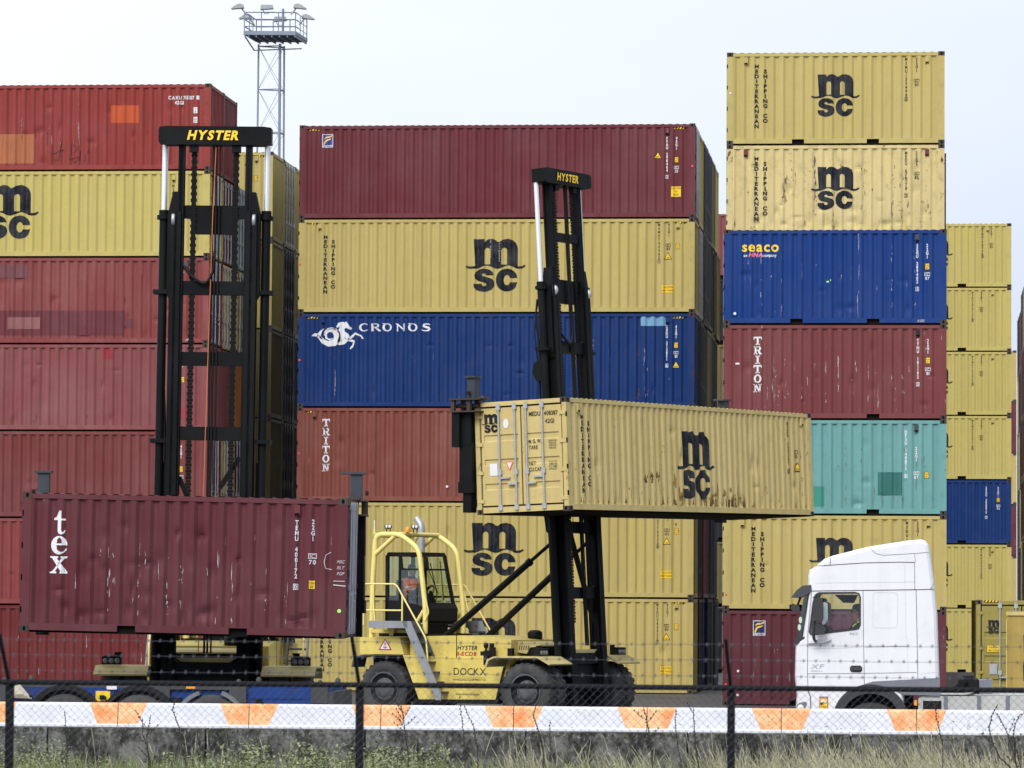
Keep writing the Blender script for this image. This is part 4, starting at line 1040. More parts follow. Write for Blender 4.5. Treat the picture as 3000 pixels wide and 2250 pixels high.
MBASE = .47
def lift_truck(loc, ang, label, inner_top, tilt, load_u, load_v, load_top, span, lean=0, writing=True, lamps_on=True):
    """container handler; x forward, y left, z up; origin on the ground under the front axle"""
    root = empty('container_handler', loc, (0, 0, ang), label, 'lift truck', 'container handlers of the yard')
    Y, D, K = M['lift_yellow'], M['lift_dirty'], M['mast_black']
    # chassis and covers
    mb = MB(); mb.prism([(-3.88,1.49), (-3.41,.43), (-1.28,.46), (-1.02,1.25), (-1.02,1.36), (-3.6,1.49)], -1.24, 1.24); mb.build('chassis', Y, root)
    mb = MB(); mb.prism([(-3.45,.36), (-3.42,.44), (-1.26,.47), (-1.05,1.24), (-.98,1.24), (-1.22,.36)], -1.27, 1.27); mb.build('belly_plate', M['frame_black'], root)
    mb = MB(); mb.prism([(-3.7,1.27), (-3.7,1.37), (-.95,1.37), (-.95,1.27)], -1.2, 1.2); mb.build('sill', D, root)
    mb = MB(); mb.prism([(-3.77,1.371), (-3.77,1.93), (-2.46,1.966), (-1.5,1.93), (-.95,1.875), (-.95,1.371)], -1.08, 1.08); hood = mb.build('hood', Y, root)
    mb = MB(); mb.box(-2.475,-2.455,-1.086,1.086,1.38,1.968); mb.build('panel_gap', M['frame_black'], hood)
    mb = MB(); mb.prism([(-.95,1.58), (-.95,1.84), (-.40,1.80), (-.33,1.76), (-.33,1.73), (-.62,1.70), (-.70,1.55)], -.78, .78); mb.build('nose', D, root)
    mb = MB(); mb.prism([(-.70,1.52), (-.62,1.70), (-.36,1.74), (-.46,1.50)], -.74, .74); gr = mb.build('grille', M['frame_black'], root)
    mb = MB()
    for k in range(5): mb.prism([(-.92+k*.06,1.64), (-.90+k*.06,1.64), (-.875+k*.06,1.745), (-.895+k*.06,1.745)], -.786, .786)
    mb.build('vent_slots', M['frame_black'], gr)
    mb = MB()
    for (a, b) in ((-1.0,1.5),): mb.box(-1.0,.35,-1.0,1.0,.75,1.45)
    mb.build('front_frame', M['frame_black'], root)
    mb = MB(); mb.prism([(-.6,1.66), (.6,1.66), (.3,1.48), (-.3,1.48)], .36, .42, 'x'); mb.build('front_plate', D, root)
    mb = MB(); mb.prism([(-5.10,1.50), (-5.10,1.90), (-3.97,1.905), (-3.84,1.50)], -1.25, 1.25); cw = mb.build('counterweight', Y, root)
    mb = MB(); mb.box(-5.0,-3.4,-.8,.8,.6,1.499); mb.build('rear_frame', M['frame_black'], root)
    for s in (-1, 1):
        mb = MB(); o = [(-5.3+.02,1.18), (-5.22,1.40), (-4.95,1.455), (-3.9,1.47)]
        mb.prism(o+[(-3.9,1.49), (-4.97,1.485), (-5.26,1.43), (-5.33,1.19)], s*.75, s*1.27); mb.build('rear_mudguard', M['sp_grey'], root)
        mb = MB(); o = [(-1.03,1.25), (-.97,1.43), (-.78,1.50), (.42,1.505), (.74,1.34)]
        mb.prism(o+[(.72,1.31), (.40,1.47), (-.76,1.465), (-.93,1.40), (-.99,1.25)], s*1.1, s*2.14); fd = mb.build('front_fender', D, root)
        mb = MB(); mb.prism([(-1.05,.5), (-1.03,1.25), (-.95,1.42), (-.80,1.47), (-.72,1.40), (-.86,1.30), (-.94,.9), (-1.0,.5)], s*1.1, s*1.26); mb.build('fender_side', Y, fd)
        wheel(root, 0, s*1.85, .68, .68, .38, s); wheel(root, 0, s*1.42, .68, .68, .38, s)
        wheel(root, -4.42, s*1.05, .67, .67, .40, s, deep=.06)
        mb = MB(); mb.box(.22,.40,s*1.65,s*2.02,1.515,1.68); mb.box(.19,.41,s*1.62,s*1.98,1.68,1.70); mb.box(.16,.22,s*1.66,s*1.80,1.515,1.76)
        lb = mb.build('work_lamp', M['frame_black'], fd)
        mb = MB()
        for k in range(3): mb.lathe([(0,.055), (.012,.05), (.014,.001)], (.40, s*(1.72+.115*k), 1.595), 'x', 12)
        mb.build('lens', M['lens_dull'], lb)
        # ladder and platform
        for yy in (1.62, 1.22):
            mb = MB()
            if yy > 1.5: mb.beam((-4.60,s*yy,2.215), (-3.50,s*yy,2.215), .03, .17)
            mb.prism([(-3.66,2.30), (-3.42,2.30), (-2.55,.60), (-2.55,.44), (-2.70,.44), (-2.78,.62)], s*yy-.015, s*yy+.015); mb.build('ladder_stringer', M['step_grey'] if yy > 1.5 else M['tread_dark'], root)
        for k in range(7):
            mb = MB(); z = .62+.235*k; u = -2.66-(z-.55)/(2.25-.55)*.88; mb.box(u-.12,u+.12,s*1.205,s*1.62,z-.02,z+.02); mb.build('step', M['tread_dark'], root)
        mb = MB(); mb.box(-4.62,-3.55,s*.66,s*1.60,2.15,2.19); mb.build('platform', M['tread_dark'], root)
        mb = MB()
        for u in (-4.35, -3.7): mb.prism([(u-.12,2.149), (u+.12,2.149), (u+.04,1.94), (u-.04,1.94)], s*1.0, s*1.03)
        mb.beam((-5.0,s*.9,2.05), (-3.5,s*.9,2.05), .08, .08); mb.build('platform_bracket', Y, root)
        mb = MB(); y = s*1.56; r_ = .021
        mb.tube(bent([(-4.80,y,2.2), (-4.80,y,3.18), (-3.88,y,3.18), (-3.02,y,1.88), (-2.95,y,1.15), (-3.08,y,1.02)], .10), r_, 8)
        mb.tube([(-4.8,y,2.55), (-3.72,y,2.55)], r_, 8); mb.tube([(-3.70,y,2.2), (-3.70,y,2.92)], r_, 8); mb.tube(bent([(-4.52,y,3.18), (-4.52,y,2.7), (-4.47,y,2.22)], .1), r_, 8)
        mb.build('handrail', M['tube_yellow'], root)
        # guard frame round the cab
        mb = MB(); y = s*.86
        mb.tube(bent([(-5.02,y,1.90), (-5.00,y,3.2), (-4.92,y,4.38), (-4.22,y,4.38), (-3.68,y,4.02), (-3.49,y,2.62), (-3.49,y,1.93)], .22), .062, 10)
        mb.tube([(-4.98,y,3.86), (-4.38,y,4.33)], .055, 10); mb.tube(bent([(-3.66,y,3.40), (-3.60,y+s*.05,3.35), (-3.36,y+s*.05,2.50), (-3.5,y+s*.05,2.25), (-3.7,y,2.2)], .06), .018, 6); mb.tube([(-3.54,y,2.55), (-3.78,y,2.2)], .045, 8)
        mb.build('guard_hoop', M['tube_yellow'], root)
        # tilt cylinder
        c, si = math.cos(tilt), math.sin(tilt); top = Vector((MBASE-3.95*si-.22, s*.80, .25+3.95*c))
        a = Vector((-3.2, s*1.0, 1.66)); d = (top-a)
        mb = MB(); mb.tube([a, a+d*.80], .078, 10); mb.tube([a+d*.795, a+d*.82], .092, 10); cy = mb.build('tilt_cylinder', K, root)
        mb = MB(); mb.tube([a+d*.8, top], .045, 8); mb.build('piston_rod', M['mast_black'], cy)
    for u, z in ((-4.22, 4.38), (-4.92, 4.36)):
        mb = MB(); mb.tube([(u,-.86,z), (u,.86,z)], .058, 10); mb.build('guard_crossbar', M['tube_yellow'], root)
    mb = MB(); mb.tube(bent([(-4.55,.62,1.9), (-4.55,.62,4.60), (-4.70,.62,4.80)], .15), .085, 12); mb.build('exhaust_pipe', M['galv'], root)
    mb = MB(); mb.tube([(-4.96,-.86,4.42), (-4.96,-.86,4.72)], .016, 6); mb.tube([(-4.96,-.86,4.38), (-4.96,-.86,4.5)], .03, 6, 1); mb.build('antenna', [M['label_white'], M['tube_yellow']], root)
    for (u, v) in ((-4.62,-.84), (-4.16,-.36)):
        mb = MB()
        for k in (0, 1): mb.blob((u+.10*k, v-.03*k, 4.56), (.055,.06,.062)); mb.tube([(u+.10*k,v,4.42), (u+.10*k,v,4.52)], .015, 6)
        lb = mb.build('roof_lamp', M['frame_black'], root); mb = MB()
        for k in (0, 1): mb.blob((u+.10*k+.030, v-.045-.03*k, 4.565), (.038,.022,.045))
        mb.build('lens', M['lens'], lb)
    mb = MB(); mb.lathe([(0,.06), (.02,.065), (.10,.055), (.13,.03), (.135,.001)], (-4.16,-.62,4.43), 'z', 12); mb.build('beacon', M['amber'], root)
    # cab
    cb = MB(); F = M['frame_black']
    zt, zb, uf, ur = 3.95, 2.25, -3.86, -4.80
    uw = -3.60; v = .60
    cb.prism([(ur,zt-.10), (ur+.06,zt), (uf,zt), (uf+.02,zt-.10)], -v, v)
    for s in (-1, 1):
        cb.beam((ur+.04,s*(v-.03),zb), (ur+.04,s*(v-.03),zt-.08), .06, .09); cb.beam((uf,s*(v-.03),zt-.06), (uw,s*(v-.03),2.72), .06, .08); cb.beam((-4.40,s*(v-.03),zb), (-4.40,s*(v-.03),zt-.08), .05, .06)
        cb.prism([(ur,zb), (ur,2.78), (-4.4,2.78), (uw-.0,2.60), (uw+.06,2.3), (uw,zb)], s*(v-.04), s*v)
        cb.prism([(-4.40,3.84), (-4.36,3.52), (-3.80,3.52), (-3.85,3.56), (-4.30,3.56), (-4.34,3.84)], s*(v-.03), s*(v-.01))
    cb.prism([(uw-.03,2.62), (uw+.03,2.74), (uw+.12,2.60), (uw+.10,2.30), (uw-.0,zb), (uw-.1,zb)], -v, v)
    cb.box(ur, uw, -v, v, zb-.04, zb+.02); cb.box(ur, ur+.04, -v, v, zb, 2.9)
    cab = cb.build('cab', F, root)
    mb = MB()
    for s in (-1, 1): mb.prism([(ur+.08,2.79), (-4.4,2.79), (uw-.02,2.62), (uf-.02,zt-.12), (ur+.08,zt-.12)], s*(v-.022), s*(v-.018))
    mb.build('side_window', M['glass'], cab)
    mb = MB(); mb.add([(uf+.02,-v+.05,zt-.08), (uf+.02,v-.05,zt-.08), (uw+.02,v-.05,2.68), (uw+.02,-v+.05,2.68)], [(0,1,2,3)]); mb.build('windscreen', M['glass'], cab)
    mb = MB(); mb.add([(ur+.02,-v+.05,2.9), (ur+.02,v-.05,2.9), (ur+.02,v-.05,zt-.1), (ur+.02,-v+.05,zt-.1)], [(0,1,2,3)]); mb.build('rear_window', M['glass'], cab)
    mb = MB(); mb.tube([(uf+.05,-.15,zt-.25), (uw+.05,-.25,2.95), (uw+.08,-.42,2.5)], .014, 5); mb.tube([(uf+.07,-.30,zt-.35), (uw+.06,-.2,2.95)], .010, 5); mb.tube([(uf+.05,.3,zt-.2), (uw+.06,.05,2.8)], .012, 5); mb.build('wiper', F, cab)
    mb = MB(); mb.box(-4.72,-4.58,-.24,.24,2.72,3.28); mb.box(-4.72,-4.25,-.24,.24,2.66,2.80); mb.blob((-4.64,0,3.44), (.06,.15,.14)); mb.build('seat', M['seat'], cab)
    mb = MB(); mb.tube([(-3.92+.17*.4*math.cos(t), .19*math.cos(t+PI/2), 3.02+.19*.7*math.cos(t)) for t in [2*PI*i/16 for i in range(17)]], .014, 6); mb.beam((-3.7,0,2.6), (-3.9,0,3.02), .06, .06); mb.build('steering_wheel', F, cab)
    mb = MB(); mb.box(-4.75,-3.3,-.95,.95,1.92,2.0); mb.box(-4.6,-3.7,-.5,.5,2.0,2.22); mb.build('cab_base', F, root)
    # air cleaner, hydraulic post
    mb = MB(); mb.lathe([(0,.08), (.12,.085)], (-1.15,.35,1.75), 'z', 16); mb.lathe([(.0,.10), (.01,.175), (.16,.18), (.20,.165), (.24,.10), (.245,.001)], (-1.15,.35,1.86), 'z', 20); mb.build('air_intake', F, root)
    mb = MB(); mb.box(-1.58,-1.46,-1.3,-1.2,1.28,1.62); mb.box(-1.66,-1.40,-1.31,-1.21,1.50,1.60); mb.box(-1.42,-1.30,-1.3,-1.2,1.45,1.70)
    for u in (-1.54, -1.38): mb.lathe([(0,.045), (.05,.06), (.11,.06), (.12,.02)], (u,-1.25,1.68), 'z', 10); mb.tube([(u,-1.25,1.55), (u,-1.25,1.70)], .03, 6)
    mb.build('grease_unit', F, root)
    mb = MB(); mb.box(-.98,-.86,-1.2,-1.08,1.37,1.68); mb.build('mirror_post', F, root)
    # ---- mast
    T = Matrix.Translation((MBASE, 0, .25)) @ Matrix.Rotation(lean, 4, 'X') @ Matrix.Rotation(-tilt, 4, 'Y')
    it = inner_top
    for s in (-1, 1):
        mb = MB(); y = s*.74
        mb.box(-.17,.17,y-.025,y+.025,0,10.05); mb.box(.12,.17,y-.105,y+.105,0,10.05); mb.box(-.17,-.12,y-.105,y+.105,0,10.05); mb.prism([(y-s*.10,0), (y+s*.20,0), (y+s*.24,1.5), (y+s*.10,2.4), (y-s*.10,2.4)], -.175, -.171, 'x')
        xf(mb, T).build('outer_mast_column', K, root)
        mb = MB(); y = s*.655; mb.box(-.11,.115,y-.03,y+.03,.4,it-.1); mb.box(.07,.115,y-.058,y+.058,.4,it-.1); mb.box(-.11,-.07,y-.058,y+.058,.4,it-.1)
        xf(mb, T).build('inner_mast_column', K, root)
        mb = MB(); mb.prism([(y+s*.17,8.3), (y+s*.25,8.45), (y+s*.25,10.0), (y+s*.15,10.45), (y+s*.05,10.45), (y+s*.05,8.3)], -.12, .10, 'x'); mb.lathe([(-.03,.001), (-.03,.13), (.03,.13), (.03,.001)], (.10,y+s*.13,9.9), 'y', 16, 1); xf(mb, T).build('mast_guide', [K, M['galv']], root)
        y = s*1.0
        mb = MB(); mb.tube([(-.10,y,.5), (-.10,y,9.95)], .088, 12); mb.tube([(-.10,y,9.92), (-.10,y,10.0)], .14, 12); mb.tube([(-.10,y,10.0), (-.10,y,10.10)], .10, 12)
        for z in (8.5, 5.6): mb.box(-.24,.05,y-.17,y+.17,z-.04,z+.04); mb.beam((-.1,s*.8,z), (-.1,s*1.05,z), .10, .06)
        cy = xf(mb, T).build('lift_cylinder', K, root)
        mb = MB(); mb.tube([(-.10,y,10.0), (-.10,y,it-.34)], .058, 12); xf(mb, T).build('lift_rod', M['chrome'], cy)
        mb = MB(); n = 150; zt_ = it-.3; y = s*.41
        for k in range(n):
            z = zt_-k*(zt_-2.0)/n; mb.box(.0,.05,y-(.045 if k % 2 else .060),y+(.045 if k % 2 else .060),z-.030,z+.028)
        xf(mb, T).build('lift_chain', M['chain'], root)
    mb = MB(); mb.prism([(-1.09,it-.33), (-1.09,it-.02), (-.95,it+.0), (.95,it+.0), (1.09,it-.02), (1.09,it-.33), (.95,it-.36), (-.95,it-.36)], -.16, .20, 'x')
    for s in (-1, 1): mb.box(.18,.206,s*.95,s*1.10,it-.30,it-.05); mb.box(.02,.14,s*.33,s*.50,it-.50,it-.35)
    crown = xf(mb, T).build('mast_crown', K, root)
    if writing:
        f = Flat().text('HYSTER', -.04, it-.262, .168, .040, 1, shear=.22, align='c', fit=1.0)
        lay(f, 'lettering', M['yellow_ink'], crown, lambda x, z: 0, (), .012, lambda q: T @ Vector((.208-q[1]-.004, q[0], q[2])))
    for i, z in enumerate((10.05, 8.58, 7.20, 5.75, 4.3, 2.75, 1.2)):
        mb = MB(); hh = .13
        if i == 0: mb.prism([(-.74,z-.1), (-.45,z-.12), (-.36,z-.42), (.36,z-.42), (.45,z-.12), (.74,z-.1), (.74,z+.14), (-.74,z+.14)], -.1, .02, 'x')
        else: mb.prism([(-.68,z-hh-.07), (-.60,z-hh), (.60,z-hh), (.68,z-hh-.07), (.68,z+hh+.12), (.57,z+hh), (-.57,z+hh), (-.68,z+hh+.12)], -.16, .06, 'x')
        xf(mb, T).build('mast_crossmember', K, root)
    if inner_top > 12.3:
        mb = MB(); mb.prism([(-.55,11.1), (.55,11.1), (.55,11.3), (-.55,11.3)], -.05, .08, 'x'); xf(mb, T).build('mast_crossmember', K, root)
    for k, (y, r_, nm) in enumerate(((-.03,.022,0), (.03,.022,0), (.10,.018,0))):
        mb = MB(); mb.tube([(.08,y,it-.35), (.10,y,1.5)], r_, 6); xf(mb, T).build('hose', F, root)
    mb = MB(); mb.tube([(.13,.02,it-.4), (.13,-.02,10.0), (.13,-.05,8), (.13,-.14,1.5)], .009, 6)
    if inner_top < 12.3: xf(mb, T).build('orange_cable', M['orange_rope'], root)
    mb = MB(); mb.tube(bent([(.05,-.58,9.0), (.12,-.42,8.8), (.14,-.15,8.62), (.12,.0,8.85), (.1,.03,9.3)], .3), .03, 6); xf(mb, T).build('hose_loop', F, root)
    mb = MB(); mb.tube(bent([(-.25,-.95,9.7), (-.30,-1.0,9.2), (-.22,-.98,8.6), (-.28,-.96,7.2), (-.22,-.95,5.0), (-.26,-.9,1.6)], .3), .022, 6); mb.tube(bent([(-.25,-.90,9.7), (-.36,-.98,9.0), (-.26,-1.02,8.0), (-.30,-.92,6.0), (-.2,-.9,1.6)], .3), .018, 6); xf(mb, T).build('side_hose', F, root)
    mb = MB(); mb.prism([(-.05,7.75), (-.32,7.75), (-.42,7.95), (-.36,8.2), (-.1,8.25)], -1.05, -.95); xf(mb, T).build('mast_bracket', K, root)
    for ya in (-.95, .88):
        mb = MB(); mb.prism([(-.12,4.05), (-.30,4.2), (-.34,4.55), (-.40,4.75), (-.55,4.85), (-.58,5.1), (-.45,5.22), (-.12,5.2)], ya, ya+.07); xf(mb, T).build('mast_bracket', K, root)
    mb = MB(); mb.beam((-.05,-.6,4.9), (-.05,.55,2.3), .10, .09); mb.beam((-.05,.58,5.3), (-.05,.2,4.7), .1, .09); xf(mb, T).build('mast_brace', K, root)
    # ---- carriage and spreader (rear face of the load is at load_u)
    ru, rv, zt2 = load_u, load_v, load_top
    mb = MB(); mx_ = MBASE-math.sin(tilt)*(zt2-.25)+.18
    mb.box(mx_, ru-.30, -.62, .62, zt2-2.2, zt2-.15); mb.box(ru-.32, ru-.16, -1.6+rv*.5, 1.6+rv*.5, zt2-2.25, zt2-2.05); mb.box(ru-.32, ru-.16, -1.6+rv*.5, 1.6+rv*.5, zt2-.35, zt2-.1); mb.build('carriage', K, root)
    mb = MB(); mb.box(ru-.34, ru-.06, rv-span/2+.1, rv+span/2-.1, zt2-.40, zt2-.12); mb.box(ru-.30, ru-.10, rv-span/2+.4, rv+span/2-.4, zt2-2.45, zt2-2.30); mb.build('spreader_beam', K, root)
    for s in (-1, 1):
        y = rv+s*(span/2-.02)
        mb = MB(); mb.box(ru-.20,ru+.0,y-.11,y+.11,zt2+.02,zt2+.50); mb.box(ru-.25,ru+.04,y-.16-(.12 if s > 0 else 0),y+.16,zt2+.50,zt2+.54); up_ = mb.build('spreader_post', M['sp_grey'], root)
        mb = MB()
        for z in (-.30, -.02): mb.box(ru-.55,ru+.20,y-.34,y+.20,zt2+z,zt2+z+.035)
        for (a, b) in ((-.52,-.30), (-.10,-.28), (-.12,.10), (-.5,.1)): mb.box(ru+a,ru+a+.09,y+b,y+b+.09,zt2-.27,zt2-.02)
        mb.tube([(ru-.5,y-.1,zt2-.15), (ru+.1,y-.1,zt2-.15)], .05, 8); mb.blob((ru+.22,y-.12,zt2+.03), (.05,.05,.05)); mb.box(ru+.02,ru+.28,y-.10,y+.08,zt2+.006,zt2+.06)
        mb.build('twistlock_head', M['casting'], root)
        mb = MB(); mb.box(ru-.30,ru-.06,y-.17,y+.17,zt2-1.05,zt2-.30); mb.box(ru-.36,ru-.02,y-.16,y+.16,zt2-2.15,zt2-1.0); mb.box(ru-.38,ru-.0,y-.18,y+.18,zt2-2.15,zt2-1.90); mb.box(ru-.28,ru-.06,y-.12,y+.12,zt2-2.60,zt2-2.15); mb.box(ru-.5,ru-.3,y-.28,y-.08,zt2-1.1,zt2-.3)
        mb.build('spreader_leg', K, root)
        mb = MB(); mb.box(ru-.14,ru-.06,y+.17*s,y+.23*s,zt2+.10,zt2+.18); mb.build('sensor', F, up_)
    # ---- writing on the side covers
    def side(f, nm, mat, w_): return lay(f, nm, M[mat], root, lambda x, z: 0, (), .006, lambda q: Vector((q[0], -w_+q[1], q[2])))
    side(Flat().text('HYSTER', -2.16, 1.625, .10, .022, 1, shear=.15, align='c', fit=.56), 'lettering', 'ink', 1.08)
    side(Flat().text('11-ECD8', -2.19, 1.49, .09, .022, 1, shear=.15, align='c', fit=.55), 'red_lettering', 'red_ink', 1.08)
    side(Flat().text('DOCKX', -1.99, 1.035, .165, 0, 1, align='c', fit=.90), 'owner_lettering', 'ink', 1.24)
    f = Flat().text('HANDLING EQUIPMENT NV', -1.99, .90, .055, 0, 1, align='c', fit=.92); f.rect(-2.45,-1.55,.985,.990); f.text('+32 3 685 68 62', -2.05, .77, .058, 0, .95, align='c'); f.text('www.dockx-lifting.be', -2.05, .56, .055, 0, .9, align='c'); side(f, 'small_lettering', 'ink', 1.24)
    f = Flat().poly([(-4.56,1.60), (-4.18,1.60), (-4.37,1.88)]); side(f, 'warning_triangle', 'red_ink', 1.25)
    f = Flat().poly([(-4.51,1.625), (-4.23,1.625), (-4.37,1.835)]); lay(f, 'triangle_face', M['label_white'], root, lambda x, z: 0, (), .009, lambda q: Vector((q[0], -1.25+q[1], q[2])))
    f = Flat().stroke(arc(-4.37,1.70,.055,.05,200,340,8), .02).rect(-4.38,-4.36,1.66,1.78).rect(-4.40,-4.34,1.74,1.755); lay(f, 'triangle_figure', M['red_ink'], root, lambda x, z: 0, (), .012, lambda q: Vector((q[0], -1.25+q[1], q[2])))
    return root
M['red_ink'] = plain('red_lettering', (.30,.012,.012), .5)
hr = Vector((math.cos(YAW), math.sin(YAW), 0)); hf = Vector((-math.sin(YAW), math.cos(YAW), 0))
# side-on truck with the lifted yellow container
A2 = Vector((-8.59, 99.60, 0)) + Vector((math.cos(-.444)*.15, math.sin(-.444)*.15-.55, 0)); g2 = -.44413
H2 = Vector((math.cos(g2), math.sin(g2), 0)); L2 = Vector((-math.sin(g2), math.cos(g2), 0))
corner = Vector((-8.083, 94.464, 4.84))                       # near front lower corner of its load
cen = corner + L2*6.096 - H2*1.219; cen.z = 4.86
rel = cen - A2; lu, lv = rel.dot(H2), rel.dot(L2)
lift_truck(A2, g2, 'yellow container handler seen from its side, operator in orange inside', 12.80, .061, lu-1.219-.05, lv, 4.86+2.591-.04, 12.19)
r, L, H = container((cen.x, cen.y, cen.z), 40, h8, 'yellow_old', 'rusty pale yellow container held high and slantwise, its doors facing left', 'containers held by the handlers', end='wall', dents=26, seed=77, rot=0, sub=True, tilt=(-.035, -.010, g2+PI/2))
big_letters(r, L, H, 0, word_dz=.38, word_dx=(.721, .997)); vents(r, L, H, (.55, 11.68), pt('yellow_old')); code_marks(r, L, H, (10.9, 11.3), 'MEDU 408387 6', '42G1', dz0=.25, badge=(11.35, .95, '70'), tri=(11.4, 1.25))
M['rust_run'] = paint('rust_runs', (.16,.075,.02), rust=1, scratch=.6, fade=.6, dirt=.5, streak=.6, scol=(.45,.34,.12))
rg = random.Random(5); f = Flat()
def ragged2(x, z, w_, hh, n=7):
    p = [(x-w_*rg.uniform(.6, 1.1), z+hh*i/n) if i else (x-w_, z) for i in range(n)]; q = [(x+w_*rg.uniform(.1, .9)*(1-i/n), z+hh*i/n) for i in range(n, -1, -1)]
    q = [(x+w_*(1-i/n)*rg.uniform(.5, 1.1), z+hh*i/n) for i in range(n, -1, -1)]; p = [(x-w_*(1-i/n)*rg.uniform(.5, 1.1), z+hh*i/n) for i in range(n)]
    f.poly(p+q)
for k in range(80):
    x = rg.choice([rg.gauss(.9, 1.2), rg.uniform(-5.8, 5.8), rg.uniform(-5.8, 5.8)]); ragged2(x, .17+rg.uniform(0, .05), rg.uniform(.008, .035), rg.uniform(.04, .20)+(.22 if -1 < x < 2.8 else 0)*rg.random())
for x in (-2.45, -2.17, -1.88):
    for k in range(5): ragged2(x+rg.gauss(0, .05), .74+rg.uniform(-.05, .12), rg.uniform(.012, .035), rg.uniform(.05, .22))
X, d = corr(L); lay(f, 'rust_runs', M['rust_run'], r, lambda x, z: -W2+d(x), X, .005)
M['rust_wash'] = paint('brown_wash', (.30,.19,.045), rust=.9, scratch=.3, fade=.4, dirt=.5, streak=.9, scol=(.5,.4,.2))
rub_marks(r, L, H, 31, 70, (.17, .42), (-1.2, 2.9), 'rust_wash', .045, .42, 'brown_wash', lift=.003); rub_marks(r, L, H, 32, 40, (.16, .5), (-5.8, 5.8), 'rust_wash', .014, .30, 'brown_streaks', lift=.004); rub_marks(r, L, H, 33, 26, (.4, 2.1), (-5.6, 5.6), 'rust_mark', .006, .14, 'rust_marks')
# writing on the doors (left end)
def door_put(f, nm, mat, lift=.004, off=.03): return lay(f, nm, M[mat], r, lambda x, z: 0, (), lift, lambda q: Vector((-L/2+.022+q[1], -q[0], q[2])))
f = emblem_letters().moved(-.80, 2.30, .36); door_put(f, 'door_emblem', 'ink')
f = Flat().text('MEDU', .37, 2.20, .095, .016, 1, align='c', fit=.30); f.text('408387', .80, 2.20, .095, .016, 1, align='c', fit=.36); f.text('42G1', .76, 2.02, .095, .016, 1, align='c', fit=.24); f.text('M. G. W.', .36, 1.58, .085, .014, 1, align='c', fit=.34); f.text('TARE', .31, 1.44, .085, .014, 1, align='c', fit=.24); f.text('NET', .28, 1.08, .085, .014, 1, align='c', fit=.18); f.text('CU.CAP.', .36, .94, .085, .014, 1, align='c', fit=.34)
for i, tx in enumerate(('32500 KGS', '71650 LBS', '3740 KGS', '8250 LBS')): f.text(tx, .82, 1.60-.055*i, .04, .004, .8, align='c')
for i, tx in enumerate(('28760 KGS', '63400 LBS', '67.7 CUMT', '2390 CUFT')): f.text(tx, .82, 1.12-.055*i, .04, .004, .8, align='c')
door_put(f, 'door_lettering', 'ink')
f = Flat().ellipse(-.40, 2.06, .075, .11); f.rect(-.86,-.66,.88,1.16); door_put(f, 'door_sticker', 'label_white')
f = Flat().poly([(-.43,1.18), (-.23,1.18), (-.33,.98)]); door_put(f, 'door_triangle', 'red_mark'); f = Flat().poly([(-.40,1.165), (-.26,1.165), (-.33,1.02)]); door_put(f, 'door_triangle_face', 'label_white', .008)
# driver inside
pw = A2 + H2*(-4.42) + Vector((0, 0, 2.80)); person_seated(pw, g2, 'person in an orange high visibility jacket driving the lift, dark hair', 'cloth_dark', 'hair_dark', vest='full')
# front-on truck with the maroon container
g1 = -1.51761; A1 = Vector((-13.91, 80.52, 0)); H1 = Vector((math.cos(g1), math.sin(g1), 0)); L1 = Vector((-math.sin(g1), math.cos(g1), 0))
fc = Vector((-13.738, 76.617, 2.142)); cen1 = fc - H1*1.219; rel = cen1-A1; lu, lv = rel.dot(H1), rel.dot(L1)
lift_truck(A1, g1, 'yellow container handler facing the viewer behind the raised maroon container', 11.72, .012, lu-1.219-.05, lv, 2.142+2.591-.04, 6.058, lean=-.008)
r, L, H = container((cen1.x, cen1.y, 2.142), 20, h8, 'maroon_worn', 'scratched maroon container with big white roman letters held above the blue trailer', 'containers held by the handlers', end='door', dents=44, seed=91, sub=True, tilt=(.012, .016, g1+PI/2))
put, at = marks(r, L, H); f = Flat()
for ch, zz, kk in (('t', .768, .262), ('e', 1.14, .318), ('x', 1.50, .31)): x, z = at(.70, zz); f.add(serif_low(ch).moved(x, z, kk*1.02))
put(f, 'lettering', 'white_ink'); code_marks(r, L, H, (5.12, 5.42), 'TEMU 400172 0', '22G1', 'white_ink', dz0=.42, badge=(5.42, 1.03, '70'), sticker=(5.42, 1.52), cls_dz=.40); vents(r, L, H, (5.12,), post('maroon'))
dots(r, L, H, [(5.94, 2.08)], 'green_mark', .036); f = Flat(); x, z = at(5.64, 1.0)
f.stroke([(x+.12,z), (x+.03,z-.05), (x,z-.18), (x+.03,z-.30), (x+.14,z-.32)], .012); put(f, 'chalk_ring', 'chalk')
f = Flat(); x, z = at(5.88, 1.2)
for i, tx in enumerate(('MSC', 'ISLT', 'POP')): f.text(tx, x, z-.11*i, .055, 0, .9, shear=.3)
f.stroke([(x-.06,z-.33), (x+.15,z-.33)], .012); f.stroke([(x-.06,z-.40), (x+.17,z-.42)], .018); lay(f, 'chalk_note', M['chalk'], r, lambda x, z: -W2, (), .008)
rub_marks(r, L, H, 21, 44, (.25, 1.45), (-2.1, 2.0), 'rubbed', .008, .36); rub_marks(r, L, H, 22, 16, (.2, 1.7), (-2.7, 2.6), 'rust_mark', .008, .25, 'rust_marks')
